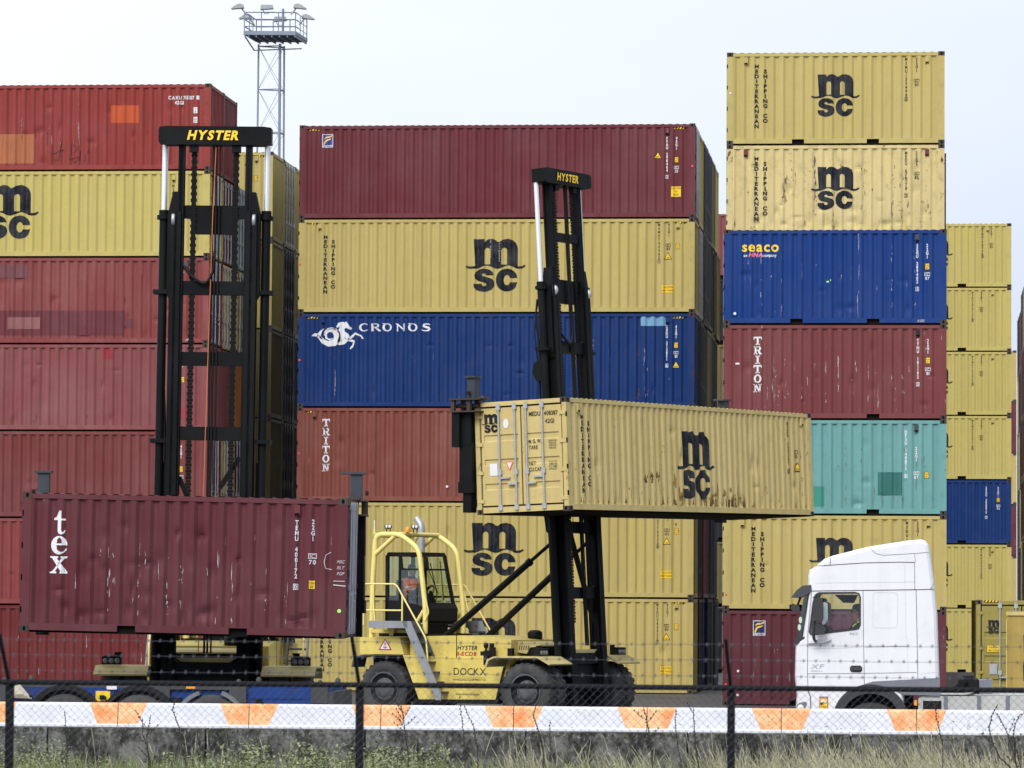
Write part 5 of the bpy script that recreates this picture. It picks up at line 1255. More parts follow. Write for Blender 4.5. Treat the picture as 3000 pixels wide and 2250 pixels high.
# ------------------------------------------------------------------ white tractor unit (x forward, y left = the side seen, z up)
M['cab_white'] = paint('truck_white', (.70,.71,.745), rust=0, scratch=0, fade=.05, dirt=.16, streak=.14, rough=.25, bump=.04, spec=.45)
M['seam'] = plain('panel_seam', (.06,.062,.068), .7)
M['seam_soft'] = plain('soft_seam', (.60,.61,.64), .5)
M['skirt_grey'] = paint('skirt_grey', (.17,.18,.21), rust=0, scratch=.05, fade=.2, dirt=.15, streak=.1, rough=.45)
M['plastic'] = plain('black_plastic', (.022,.023,.026), .5)
M['visor'] = plain('smoked_visor', (.05,.055,.065), .15)
M['alu'] = paint('tank_aluminium', (.46,.46,.45), rust=0, scratch=.1, fade=.3, dirt=.25, streak=.2, rough=.4)
M['mirror_glass'] = plain('mirror_glass', (.45,.47,.46), .1, .6)
K_ = 71/68.
def TZ(u, z): return (u*K_, 2.81+(z-2.81)*K_)
p0 = Vector((-2.136, 68.123, 0))*K_
tk = empty('truck_tractor', (p0.x, p0.y+1.25, 0), (0, 0, PI), 'white high roof truck tractor facing left with its driver at the window', 'truck')
sil = [(0.0,1.0), (-.02,1.31), (.012,1.6), (0.0,2.10), (-.03,2.20), (-.10,2.245), (-.198,2.93), (-.20,3.22), (-.225,3.33), (-.32,3.385), (-.46,3.51), (-.60,3.565), (-1.16,3.71), (-1.8,3.815), (-2.03,3.835), (-2.10,3.81), (-2.145,3.75), (-2.175,3.62), (-2.25,3.05), (-2.29,2.6), (-2.324,1.6), (-2.324,1.31)]
arch = [(-1.76,1.31), (-1.75,1.10), (-1.62,1.26), (-1.42,1.39), (-1.215,1.42), (-1.0,1.38), (-.80,1.25), (-.71,1.10), (-.70,1.0)]
outl = [TZ(*p) for p in sil+arch]
win = [TZ(*p) for p in [(-.24,2.33), (-.30,2.80), (-.335,2.92), (-.38,2.945), (-.95,2.955), (-1.01,2.94), (-1.03,2.89), (-1.03,2.45), (-1.01,2.40), (-.95,2.385), (-.33,2.305), (-.26,2.30)]]
def inset(poly, d):
    n = len(poly); cx = sum(p[0] for p in poly)/n; cz = sum(p[1] for p in poly)/n; o = []
    ar = sum(poly[i][0]*poly[(i+1) % n][1]-poly[(i+1) % n][0]*poly[i][1] for i in range(n)); sg = 1 if ar > 0 else -1
    for i in range(n):
        a, b, c = Vector(poly[i-1]), Vector(poly[i]), Vector(poly[(i+1) % n])
        e1 = (b-a).normalized(); e2 = (c-b).normalized(); nn = Vector((-(e1.y+e2.y), e1.x+e2.x))*sg
        nn.normalize(); k = max(.5, nn.dot(Vector((-e1.y, e1.x))*sg)); o.append((b.x+nn.x*d/k, b.y+nn.y*d/k))
    return o
mb = MB(); n = len(outl); nw = len(win); ns = len(sil)
loops = [(outl, 1.13), (inset(outl, .024), 1.215), (inset(outl, .065), 1.25)]
for s in (-1, 1):
    for (la, ya), (lb, yb) in zip(loops, loops[1:]):
        mb.add([(p[0], s*ya, p[1]) for p in la]+[(p[0], s*yb, p[1]) for p in lb], [(i, (i+1) % n, n+(i+1) % n, n+i) for i in range(n)], 0, False)
    inn, yi = loops[-1]
    tri = tessellate_polygon([[Vector((p[0], p[1], 0)) for p in inn], [Vector((p[0], p[1], 0)) for p in win]])
    mb.add([(p[0], s*yi, p[1]) for p in inn+win], [tuple(t) for t in tri])
    mb.add([(p[0], s*yi, p[1]) for p in win]+[(p[0], s*(yi-.09), p[1]) for p in win], [(i, (i+1) % nw, nw+(i+1) % nw, nw+i) for i in range(nw)], 1)
for i in range(ns-1):
    if i == 5: continue                                              # the windscreen opening
    a, b = outl[i], outl[i+1]; mb.add([(a[0],-1.13,a[1]), (a[0],1.13,a[1]), (b[0],1.13,b[1]), (b[0],-1.13,b[1])], [(0,1,2,3)], 0, 8 <= i < 16)
cab = mb.build('cab', [M['cab_white'], M['plastic']], tk)
a, b = outl[5], outl[6]; mb = MB(); mb.add([(a[0]-.02,-1.2,a[1]), (a[0]-.02,1.2,a[1]), (b[0]-.02,1.2,b[1]), (b[0]-.02,-1.2,b[1])], [(0,1,2,3)]); mb.build('windscreen', M['glass'], cab)
# dark screen edge wrapping round the corner, with two round stickers
mb = MB(); q = [TZ(*p) for p in ((-.095,2.235), (-.02,2.21), (-.045,2.40), (-.13,2.88), (-.20,2.92))]; mb.prism(q, 1.135, 1.235); mb.build('screen_surround', M['visor'], cab)
f = Flat(); 
for (u, z) in ((-.062,2.40), (-.080,2.52)): x, z = TZ(u, z); f.ellipse(-x, z, .028, .055, 14)
def tside(f, nm, mat, y=1.25, par=None): return lay(f, nm, M[mat], par or tk, lambda x, z: 0, (), .004, lambda q: Vector((-q[0], y-q[1], q[2])))
M['pale_green'] = plain('pale_green_sticker', (.45,.62,.48), .5)
tside(f, 'round_sticker', 'pale_green', 1.238)
for s in (-1, 1):
    mb = MB(); mb.add([(p[0], s*1.19, p[1]) for p in win], [tuple(range(nw))]); mb.build('side_window', M['glass_clear'], cab)
# seams and pressed lines
f = Flat()
def sl(pts, wd=.011): f.stroke([(-TZ(*p)[0], TZ(*p)[1]) for p in pts], wd*.75)
sl([(-.26,2.99), (-1.087,3.005), (-1.956,3.022), (-2.24,3.03)], .018); sl([(-.26,2.99), (-.20,2.30), (-.195,1.65), (-.205,1.40)]); sl([(-1.09,3.0), (-1.10,2.2), (-1.115,1.46)]); sl([(-1.945,3.02), (-1.97,1.9), (-1.98,1.32)], .012)
sl([(-.2,1.65), (-1.11,1.665), (-1.96,1.685)], .009); sl([(-1.12,2.09), (-1.80,2.105)], .009)
sl([(-.33,3.395), (-.55,3.41), (-1.1,3.45), (-1.65,3.465), (-1.92,3.462)], .016); sl([(-.555,3.41), (-.57,3.54)], .014); sl([(-1.92,3.46), (-1.925,3.02)], .010)
sl([(-1.19,3.695), (-1.30,3.60), (-1.42,3.575), (-1.9,3.605), (-2.165,3.63)], .009); sl([(-2.17,3.03), (-2.24,3.12)], .010); sl([(-1.92,3.60), (-1.935,3.46)], .008)
tside(f, 'panel_seams', 'seam', 1.2505, cab)
f = Flat(); sl([(-.32,3.12), (-1.1,3.135), (-1.92,3.15)], .010); sl([(-1.76,3.46), (-1.78,2.4), (-1.80,2.1), (-1.82,1.68)], .014); sl([(-.26,2.06), (-.8,2.08), (-1.08,2.10)], .02)
w_ = [(-1.25,2.94), (-1.25,2.44), (-1.29,2.405), (-1.60,2.405), (-1.645,2.44), (-1.645,2.94), (-1.60,2.975), (-1.29,2.975), (-1.25,2.94)]; sl(w_, .014); sl([(-2.0,1.66), (-2.3,1.70)], .012)
tside(f, 'pressed_lines', 'seam_soft', 1.2505, cab)
# window frame, handle, skirt, arch
mb = MB(); o2 = inset(win, -.028); mb.add([(p[0],1.256,p[1]) for p in win]+[(p[0],1.256,p[1]) for p in o2], [(i, (i+1) % nw, nw+(i+1) % nw, nw+i) for i in range(nw)]); q = [TZ(*p) for p in ((-.215,2.29), (-.285,2.95), (-.40,2.955), (-.39,2.29))]
mb.build('window_frame', M['plastic'], cab)
mb = MB(); x0, z0 = TZ(-.88,1.68); x1, z1 = TZ(-1.08,1.79); mb.prism([(x0,z0+.03), (x0-.03,z0), (x1+.03,z0), (x1,z0+.03), (x1,z1-.03), (x1+.03,z1), (x0-.03,z1), (x0,z1-.03)], 1.2515, 1.256); mb.box(x0-.05, x1+.02, 1.256, 1.285, (z0+z1)/2-.02, (z0+z1)/2+.015, 1); mb.build('door_handle', [M['plastic'], M['visor']], cab)
mb = MB(); mb.prism([TZ(*p) for p in ((-.93,1.43), (-1.25,1.535), (-1.975,1.58), (-2.33,1.60), (-2.33,1.31), (-1.72,1.33), (-1.6,1.40), (-1.25,1.46))], 1.12, 1.262); mb.build('side_skirt', M['skirt_grey'], tk)
for s in (-1, 1):
    o = [TZ(-1.215+.60*math.cos(R(a)), .95+.54*math.sin(R(a))) for a in range(-10, 191, 10)]; i_ = [TZ(-1.215+.45*math.cos(R(a)), .95+.39*math.sin(R(a))) for a in range(190, -11, -10)]
    mb = MB(); mb.prism(o+i_, s*.75, s*1.268); mb.build('wheel_arch', M['plastic'], tk)
    x = TZ(-1.23, .80)[0]; wheel(tk, x, s*1.03, .565, .565, .32, s, lugs=False, deep=.09)
    for yy in (1.06, .72): wheel(tk, -4.95, s*yy, .53, .53, .28, s, lugs=False, deep=.12)
mb = MB(); mb.box(TZ(-.16,0)[0], TZ(-2.2,0)[0], -1.1, 1.1, 1.50, 1.62); mb.box(TZ(-.55,0)[0], TZ(-1.9,0)[0], -.75, .75, .7, 1.5); mb.build('cab_floor_backing', M['frame_black'], cab)  # floor slab, plus an added black block that keeps the wheel wells dark
# visor, mirrors
mb = MB(); q = [TZ(*p) for p in ((.075,2.88), (-.01,2.995), (-.11,3.075), (-.25,3.09), (-.26,3.0), (-.18,2.93), (-.02,2.875))]; mb.prism(q, -1.2, 1.26); mb.build('sun_visor', M['visor'], cab)
for s in (-1, 1):
    mb = MB(); y = s*1.48; x, z = TZ(-.375, 2.70)
    prof = [(-.19,.5), (-.17,.85), (-.10,1), (.12,1), (.17,.85), (.19,.4)]
    mb.prism([(x+.075, z-.20), (x+.09, z-.12), (x+.085, z+.15), (x+.06, z+.19), (x-.05, z+.185), (x-.075, z+.16), (x-.075, z-.16), (x-.05, z-.21)], y-.11, y+.11)
    mb.tube([(x+.07,y-s*.02,z+.19), (x+.05,s*1.25,z+.23)], .022, 6); mb.tube(bent([(x+.07,y,z-.19), (x+.08,y,z-.50), (x+.04,s*1.25,z-.56)], .08), .026, 6)
    mir = mb.build('mirror', M['plastic'], tk)
    mb = MB(); mb.prism([(x-.10,z-.26), (x-.06,z-.27), (x-.05,z+.10), (x-.10,z+.12), (x-.15,z+.09), (x-.155,z-.17)], y-.26*s, y-.24*s); mb.build('mirror_glass', M['mirror_glass'], mir)
    mb = MB(); mb.prism([(x+.06,z-.42), (x-.10,z-.43), (x-.13,z-.33), (x-.06,z-.26), (x+.05,z-.24)], y-.13, y+.06); mb.build('lower_mirror', M['plastic'], mir)
    mb = MB(); x, z = TZ(-.42, 2.20); mb.prism([(x-.16,z+.04), (x+.22,z-.02), (x+.22,z-.06), (x-.04,z-.05), (x-.16,z+.0)], s*1.24, s*1.31); mb.build('mirror_foot', M['cab_white'], mir)
mb = MB(); x, z = TZ(.04, 2.73); mb.prism([(x+.02,z+.06), (x+.05,z-.02), (x-.01,z-.09), (x-.11,z-.06), (x-.10,z+.02)], .95, 1.25); mb.tube([(x-.06,1.1,z+.0), (x-.12,1.12,z+.16)], .02, 6); mb.build('front_mirror', M['plastic'], tk)
mb = MB(); x, z = TZ(-.03, 2.22); mb.prism([(x+.03,z-.10), (x+.06,z-.05), (x+.02,z+.03), (x-.01,z+.20), (x-.035,z+.20), (x-.04,z+.02), (x-.13,z+.03), (x-.12,z-.04)], 1.0, 1.24); mb.build('wiper_arm', M['plastic'], tk)
# headlamp, reflector, stickers
mb = MB(); mb.prism([TZ(*p) for p in ((-.01,1.06), (-.02,1.13), (-.06,1.18), (-.17,1.20), (-.19,1.17), (-.15,1.06))], 1.20, 1.258); hl = mb.build('headlamp', M['skirt_grey'], tk)
x, z = TZ(-.085,1.10); mb = MB(); mb.lathe([(0,.055), (.012,.05), (.014,.001)], (x,1.256,z), 'y', 14); mb.build('lens', M['lens'], hl)
f = Flat(); sl([(-.20,1.38), (-.245,1.28), (-.255,1.0)], .022); tside(f, 'bumper_gap', 'seam', 1.251, cab)
x0, z0 = TZ(-.39,1.285); x1, z1 = TZ(-.53,1.06); f = Flat().rect(-x0, -x1, z1, z0); tside(f, 'notice', 'red_ink', 1.2515)
f = Flat().rect(-x0+.012, -x1-.012, z1+.012, z0-.035); tside(f, 'notice_face', 'sign_yellow', 1.2545)
f = Flat().text('ANGLES', (-x0-x1)/2, z1+.05, .026, .004, .75, align='c'); f.stroke([(-x0+.015, z0-.13), (-x1-.03, z0-.07)], .03); f.stroke([(-x0+.02, z0-.155), (-x1-.012, z0-.10)], .006); tside(f, 'notice_text', 'ink', 1.257)
f = Flat().text('ATTENTION', (-x0-x1)/2, z0-.028, .020, .003, .62, align='c'); f.poly([(-x0+.03,z0-.10), (-x0+.04,z0-.06), (-x1-.05,z0-.045), (-x1-.025,z0-.075), (-x1-.04,z0-.10)]); tside(f, 'notice_picture', 'label_white', 1.259)
x, z = TZ(-.345,1.735); f = Flat().text('XF', -x, z, .075, .006, 1.6, shear=.3, align='c'); f.text('EURO 6', -x, z-.055, .028, .002, 1.35, shear=.2, align='c'); x, z = TZ(-.93,2.285); f.text('460', -x, z, .045, .002, 1.4, shear=.3, align='c'); tside(f, 'badge', 'galv', 1.2515)
# inside
mb = MB()
for s in (-1, 1):
    x = TZ(-1.12,0)[0]; mb.box(x-.14, x, s*.62-.25, s*.62+.25, 1.75, 2.38); mb.box(x, x+.5, s*.62-.25, s*.62+.25, 1.72, 1.88)
mb.build('seats', M['seat'], tk)
mb = MB(); x = TZ(-.22,0)[0]; mb.prism([(x,2.2), (x-.12,2.27), (x-.34,2.22), (x-.40,1.9), (x,1.5)], -1.1, 1.1); mb.build('dashboard', M['seat'], tk)
mb = MB(); mb.tube([(-.66+.10*math.cos(t), .62+.22*math.sin(t), 2.235+.16*math.cos(t)) for t in [2*PI*i/18 for i in range(19)]], .016, 6); mb.beam((-.66,.62,2.235), (-.5,.62,1.95), .06, .06); mb.build('steering_wheel', M['plastic'], tk)
mb = MB(); mb.prism([(-.62,2.94), (-.78,2.80), (-.95,2.80), (-1.02,2.94)], -.9, -.35); mb.box(-2.3,-2.2,-1.1,1.1,1.4,3.3); mb.box(-1.5,-2.2,-1.1,1.1,1.4,2.0); mb.build('cab_lining', M['seat'], tk)
ps = Vector((p0.x, p0.y+1.25, 0)); xh, zh = TZ(-.97, 2.66)
person_seated((ps.x-(xh-.02), ps.y-.70, zh-.74), PI, 'person with grey hair and glasses behind the truck window, dark clothes, bright collar piping', 'cloth_dark', 'hair_grey', vest='piping', glasses=True)
# chassis behind the cab
mb = MB()
for s in (-1, 1): mb.box(-6.4,-.4,s*.38-.04,s*.38+.04,.80,1.06)
mb.build('chassis_rail', M['frame_black'], tk)
mb = MB(); o = [(-2.07,1.06), (-2.07,1.19), (-2.12,1.235), (-2.3,1.245), (-3.9,1.245), (-4.0,1.19), (-4.0,.72), (-3.9,.62), (-2.17,.62), (-2.07,.70)]; mb.prism(o, .55, 1.22); tn = mb.build('fuel_tank', M['alu'], tk)
mb = MB(); x0, z0 = TZ(-2.06,1.215); mb.box(-2.15,-2.46,1.215,1.225,1.02,1.16); mb.build('tank_step', M['frame_black'], tn)
for x in (-2.53, -3.09, -3.57): mb = MB(); mb.box(x-.035,x+.035,.54,1.228,.61,1.252); mb.build('tank_strap', M['skirt_grey'], tn)
mb = MB(); mb.prism([(-2.02,1.33), (-2.10,1.27), (-2.2,1.265), (-2.85,1.265), (-3.0,1.30), (-3.0,1.32), (-2.85,1.29), (-2.2,1.29), (-2.12,1.30), (-2.05,1.345)], .2, 1.24); mb.box(-2.85,-4.4,-.5,.9,1.253,1.27); mb.build('deck_plate', M['alu'], tk)
mb = MB(); pts = []
for i in range(220): t = i/219; a = 2*PI*24*t; rr = .085*(.5+math.sin(PI*t)); pts.append((-2.28-.62*t, .75+rr*math.cos(a), 1.36-.10*math.sin(PI*t)+.20*max(0, t-.6)*1.6+rr*math.sin(a)))
mb.tube(pts, .011, 5); mb.build('air_hose_coil', M['frame_black'], tk)
mb = MB(); mb.prism([(-2.68,1.27), (-2.75,1.50), (-2.82,1.575), (-3.0,1.58), (-3.10,1.50), (-3.12,1.27)], .55, .70); mb.build('hose_bracket', M['frame_black'], tk)
mb = MB(); mb.prism([(-3.10,1.27), (-3.10,1.50), (-3.32,1.52), (-3.32,1.27)], -.5, .8); mb.box(-3.14,-3.26,.80,.81,1.36,1.46); mb.build('battery_box', M['skirt_grey'], tk)
mb = MB(); mb.prism([(-4.2,1.27), (-4.2,1.36), (-5.3,1.36), (-5.6,1.27)], -.5, .5); mb.build('fifth_wheel', M['frame_black'], tk)
mb = MB(); mb.box(-2.0,-2.05,1.235,1.25,1.08,1.17); mb.build('side_marker', M['amber'], tk)
# ------------------------------------------------------------------ blue container trailer
M['trailer_blue'] = paint('trailer_blue', (.007,.040,.19), rust=.3, scratch=.2, fade=.15, dirt=1.0, streak=.3, rough=.5)
M['mud'] = plain('trailer_mudguard', (.008,.0085,.010), .55, spec=.2)
M['grime'] = paint('trailer_grime', (.055,.056,.06), rust=.3, scratch=.1, dirt=.6)
M['mud_grey'] = plain('grey_mudguard', (.13,.14,.16), .5)
M['canvas'] = plain('pale_canvas', (.48,.44,.36), .9)
tr = empty('container_trailer', (-10.40, 74.33, 0), (0, 0, PI), 'empty blue container trailer with three axles behind the barrier', 'trailer')
for s in (-1, 1):
    mb = MB(); y = s*.42; mb.box(0.2,12.0,y-.05,y+.05,.72,1.26); mb.build('main_beam', M['trailer_blue'], tr)
mb = MB(); mb.box(.05,1.55,1.02,1.12,.78,1.22); mb.box(.5,1.5,1.12,1.135,.86,.92); mb.box(.5,1.5,1.12,1.135,1.05,1.10); mb.build('side_panel', M['trailer_blue'], tr)
mb = MB(); mb.box(1.62,12,1.00,1.08,.70,1.20); mb.build('side_beam', M['trailer_blue'], tr)
mb = MB(); mb.box(1.62,3.0,1.05,1.15,1.20,1.27); mb.box(3.0,12.0,1.04,1.1,1.22,1.27); mb.build('top_flange', M['grime'], tr)
for x in (.25, 1.70, 5.9, 11.8):
    mb = MB(); mb.box(x-.12,x+.12,-1.2,1.2,1.0,1.26); mb.build('cross_beam', M['trailer_blue'], tr)
    for s in (-1, 1):
        mb = MB(); mb.box(x-.15,x+.15,s*1.02,s*1.22,.98,1.30); mb.lathe([(0,.05), (.05,.05), (.09,.02)], (x,s*1.12,1.30), 'z', 8); mb.build('twistlock', M['grime'], tr)
mb = MB(); mb.box(0,.10,-1.2,1.2,.78,1.18); mb.build('rear_bumper', M['grime'], tr)
mb = MB(); mb.lathe([(0,.10), (.06,.12), (.12,.10)], (3.05,1.06,.95), 'y', 12); mb.box(2.92,3.2,1.06,1.18,1.05,1.24); mb.box(2.98,3.12,1.08,1.16,.85,1.05); mb.build('landing_gear', M['grime'], tr)
for i, x in enumerate((2.18, 3.46, 4.80, 9.0)):
    if i < 3:
        for s in (-1, 1): wheel(tr, x, s*1.05, .56, .56, .36, s, lugs=False, deep=.08)
        mb = MB()
        if i == 0:
            for a0, a1 in ((32, 72), (108, 148)):
                o = [(x+.68*math.cos(R(a)), .53+.68*math.sin(R(a))) for a in range(a0, a1+1, 8)]; mb.prism(o+[(x+.61*math.cos(R(a)), .53+.61*math.sin(R(a))) for a in range(a1, a0-1, -8)], .85, 1.27)
            mb.build('mudguard', M['mud_grey'], tr)
        else:
            o = [(x+.72*math.cos(R(a)), .56+.71*math.sin(R(a))) for a in range(5, 176, 10)]; mb.prism(o+[(x+.64*math.cos(R(a)), .56+.62*math.sin(R(a))) for a in range(175, 4, -10)], 1.10, 1.27); mb.prism([(x+.645*math.cos(R(a)), .56+.63*math.sin(R(a))) for a in range(0, 181, 12)], 1.09, 1.12); mb.build('mudguard', M['mud'], tr)  # guard arc, plus a black disc added to darken the space round the tyre
for x, z, a in ((2.80,.98,.10), (3.98,.95,.07), (4.14,1.05,.05), (4.12,.90,.08), (5.5,1.0,.1), (1.35,1.0,.06)):
    mb = MB(); mb.cbox((x,1.12,z), (a*1.6,.10,a*1.5)); mb.tube([(x-a,1.15,z+.02), (x-a*2,1.14,z-.12), (x-a*2.6,1.1,z-.06)], .018, 5); mb.build('air_valve', M['frame_black'], tr)
for x in (2.55, 5.85): mb = MB(); mb.box(x-.08,x+.08,1.15,1.165,1.215,1.255); mb.build('side_marker', M['amber'], tr)
mb = MB(); mb.box(4.0,4.26,1.09,1.11,.98,1.16); pl = mb.build('notice_plate', M['sign_yellow'], tr)
mb = MB(); mb.box(3.88,4.06,1.09,1.13,1.19,1.25); mb.build('white_tag', M['label_white'], tr)
mb = MB(); mb.add([(5.45,1.18,1.02), (6.2,1.16,1.05), (5.62,1.20,1.27), (5.55,1.22,1.1), (5.38,1.15,1.0), (5.62,1.12,1.27)], [(0,1,3),(1,2,3),(2,4,3),(4,0,3),(4,5,2),(1,0,4)]); cv = mb.build('canvas_cover', M['canvas'], tr)
# ------------------------------------------------------------------ light tower far behind
M['tower_steel'] = plain('tower_steel', (.20,.235,.30), .5, .3, .15)
M['tower_light'] = plain('floodlight_shell', (.32,.34,.36), .4, .4, .2)
tx, ty = -31.42, 197.85
tw = empty('light_tower', (tx, ty, 0), (0, 0, YAW), 'grey lattice light tower with railed platform and floodlights behind the stacks', 'light tower')
legs = [(-.60,0), (.44,-.25), (.60,.55)]
def lg(i, z): k = 1+.5*(1-z/29.4)*.35; return Vector((legs[i][0]*k, legs[i][1]*k, z))
for i in range(3): mb = MB(); mb.tube([lg(i,0), lg(i,29.4)], .065 if i == 1 else .045, 6); mb.build('leg', M['tower_steel'], tw)
mb = MB(); zs = [29.3-2.08*k for k in range(14)]
for k, z in enumerate(zs):
    for i in range(3):
        a, b = i, (i+1) % 3; mb.tube([lg(a,z), lg(b,z)], .028, 5)
        if k < 13 and i != 1:
            mb.tube([lg(a,z), lg(b,zs[k+1])], .010, 4); mb.tube([lg(b,z), lg(a,zs[k+1])], .010, 4)
mb.build('lattice', M['tower_steel'], tw)
mb = MB(); hx = 1.22; y0, y1 = -1.1, 1.5; z = 29.75
def px_(x, y): return x+.16*(y-y0)
for (ya, yb) in ((y0, y0), (y1, y1)): mb.beam((px_(-hx,ya),ya,z+.05), (px_(hx,ya),ya,z+.05), .08, .19)
for x in (-hx, hx): mb.beam((px_(x,y0),y0,z+.05), (px_(x,y1),y1,z+.05), .08, .17)
for k in range(7): x = -hx+.2+k*.37; mb.beam((px_(x,y0),y0,z-.08), (px_(x,y1),y1,z-.08), .05, .12)
mb.add([(px_(-hx,y0),y0,z), (px_(hx,y0),y0,z), (px_(hx,y1),y1,z), (px_(-hx,y1),y1,z)], [(0,1,2,3)])
mb.beam((-1.2,y0,z-.1), (-.9,y1,z-.45), .05, .05); mb.beam((-.9,y1,z-.45), (1.4,y1,z-.35), .05, .05)
mb.build('platform', M['tower_steel'], tw)
mb = MB()
for zz in (z+.36, z+.70, z+1.04):
    mb.tube([(px_(-hx,y0),y0,zz), (px_(hx,y0),y0,zz), (px_(hx,y1),y1,zz), (px_(-hx,y1),y1,zz), (px_(-hx,y0),y0,zz)], .030, 5)
for k in range(4):
    x = -hx+2*hx*k/3
    for y in (y0, y1): mb.tube([(px_(x,y),y,z), (px_(x,y),y,z+1.04)], .028, 5)
for x in (-hx, hx):
    for y in (.0, .75): mb.tube([(px_(x,y),y,z), (px_(x,y),y,z+1.04)], .02, 5)
mb.build('railing', M['tower_steel'], tw)
mb = MB(); mb.tube([(.55,.2,z), (.55,.2,z+1.40)], .06, 6); mb.build('mast_stub', M['tower_steel'], tw)
for (x, y, dx, zz) in ((-1.46,y0,-1,1.22), (-1.22,y1-.6,-1,1.02), (-.15,y0,0,1.16), (.35,y1,0,.96), (1.34,y0,1,1.24), (1.62,y1-.3,1,1.06)):
    mb = MB()
    if dx: mb.prism([(x-dx*.22,z+zz+.02), (x-dx*.20,z+zz+.15), (x-dx*.02,z+zz+.22), (x+dx*.17,z+zz+.15), (x+dx*.40,z+zz-.01), (x+dx*.37,z+zz-.04)], y-.2, y+.2); mb.tube([(x-dx*.1,y,z+zz), (x-dx*.35,y,z+zz-.3)], .04, 6)
    else: mb.prism([(x-.31,z+zz), (x-.28,z+zz+.22), (x+.28,z+zz+.22), (x+.31,z+zz+.05)], y-.2, y+.2); mb.tube([(x-.2,y,z+zz), (x-.12,y,z+zz-.18), (x+.1,y,z+zz-.18)], .02, 5)
    mb.build('floodlight', M['tower_light'], tw)
# ------------------------------------------------------------------ door-end container and its neighbour at the right edge
GD = 'containers on the ground at the right edge'
r, L, H = container((1.29+1.22+.0, 113.6+6.096, 0), 40, h9, 'olive_yellow', 'olive yellow container with its doors facing the viewer behind the truck chassis', GD, end='door', rot=-PI/2, seed=60)
def dput(f, nm, mat, lift=.004): return lay(f, nm, M[mat], r, lambda x, z: 0, (), lift, lambda q: Vector((L/2-.026-q[1]+.012, q[0], q[2])))
dput(emblem_letters().moved(-.75, 2.36, .29), 'door_emblem', 'ink'); f = Flat().rect(-.92,-.58,1.50,1.67); dput(f, 'caution_sticker', 'sign_yellow')
f = Flat().text('CAUTION', -.75, 1.60, .05, .006, .75, align='c'); f.text('HIGH TRAILER', -.75, 1.52, .05, .006, .62, align='c'); dput(f, 'caution_text', 'ink', .008); f = Flat().rect(-.86,-.66,.9,1.18); dput(f, 'data_plate', 'galv')
f = Flat().rect(-1.0,-.62,2.84,2.885); dput(f, 'hazard_strip', 'ink', .03); f = Flat()
for k in range(4): f.poly([(-.98+k*.09,2.84), (-.935+k*.09,2.84), (-.905+k*.09,2.885), (-.95+k*.09,2.885)])
dput(f, 'hazard_stripes', 'sign_yellow', .034)
rb = empty('folding_platform', (2.02+1.2, 108.6, 0), (0, 0, 0), 'yellow end wall of a platform container with black scuffs, cut by the right frame edge', 'platform container', GD)
M['tan_yellow'] = paint('tan_yellow', (.40,.29,.075), rust=.25, scratch=.3, fade=.3, dirt=.3, streak=.5)
mb = MB(); mb.prism([(-1.2,.55), (-1.2,2.42), (-1.17,2.5), (1.17,2.5), (1.2,2.42), (1.2,.55)], -.10, .10); ew = mb.build('end_wall', M['tan_yellow'], rb)
mb = MB(); mb.box(-1.22,1.22,-.14,.14,2.50,2.60); mb.build('top_beam', post('yellow_old'), rb)
mb = MB(); mb.box(-1.22,1.22,-.2,5.9,.2,.55); mb.build('deck', M['frame_black'], rb)
for s in (-1, 1): mb = MB(); mb.box(s*1.22,s*.9,-.22,-.10,.25,2.4) if s > 0 else mb.box(s*1.22,s*1.19,-.15,-.10,.55,2.4); mb.build('edge_post', post('yellow_old'), rb)
f = Flat().poly([(-.78,.82), (-.70,.80), (-.66,1.0), (-.70,1.15), (-.64,1.3), (-.68,1.5), (-.62,1.95), (-.70,2.03), (-.78,2.0), (-.76,1.4), (-.79,1.2)]); lay(f, 'scuff', M['ink'], ew, lambda x, z: -.10, (), .004)
# low concrete wall behind the tractor
M['conc_pale'] = paint('pale_concrete', (.34,.34,.34), rust=0, scratch=.1, fade=.3, dirt=.4, streak=.3, rough=.9)
for k in range(4):
    wl = MB(); x = -.6+2.02*k; wl.prism([(x,0), (x,.75), (x+.06,.85), (x+1.94,.85), (x+2.0,.75), (x+2.0,0)], 119.5, 120.1) if False else wl.prism([(119.3,0), (119.42,.25), (119.55,.85), (119.75,.85), (119.88,.25), (120.0,0)], x, x+2.0, 'x')
    tag(wl.build('concrete_barrier', M['conc_pale']), 'low pale concrete barrier on the yard behind the truck chassis', 'barrier', 'pale barriers on the yard')
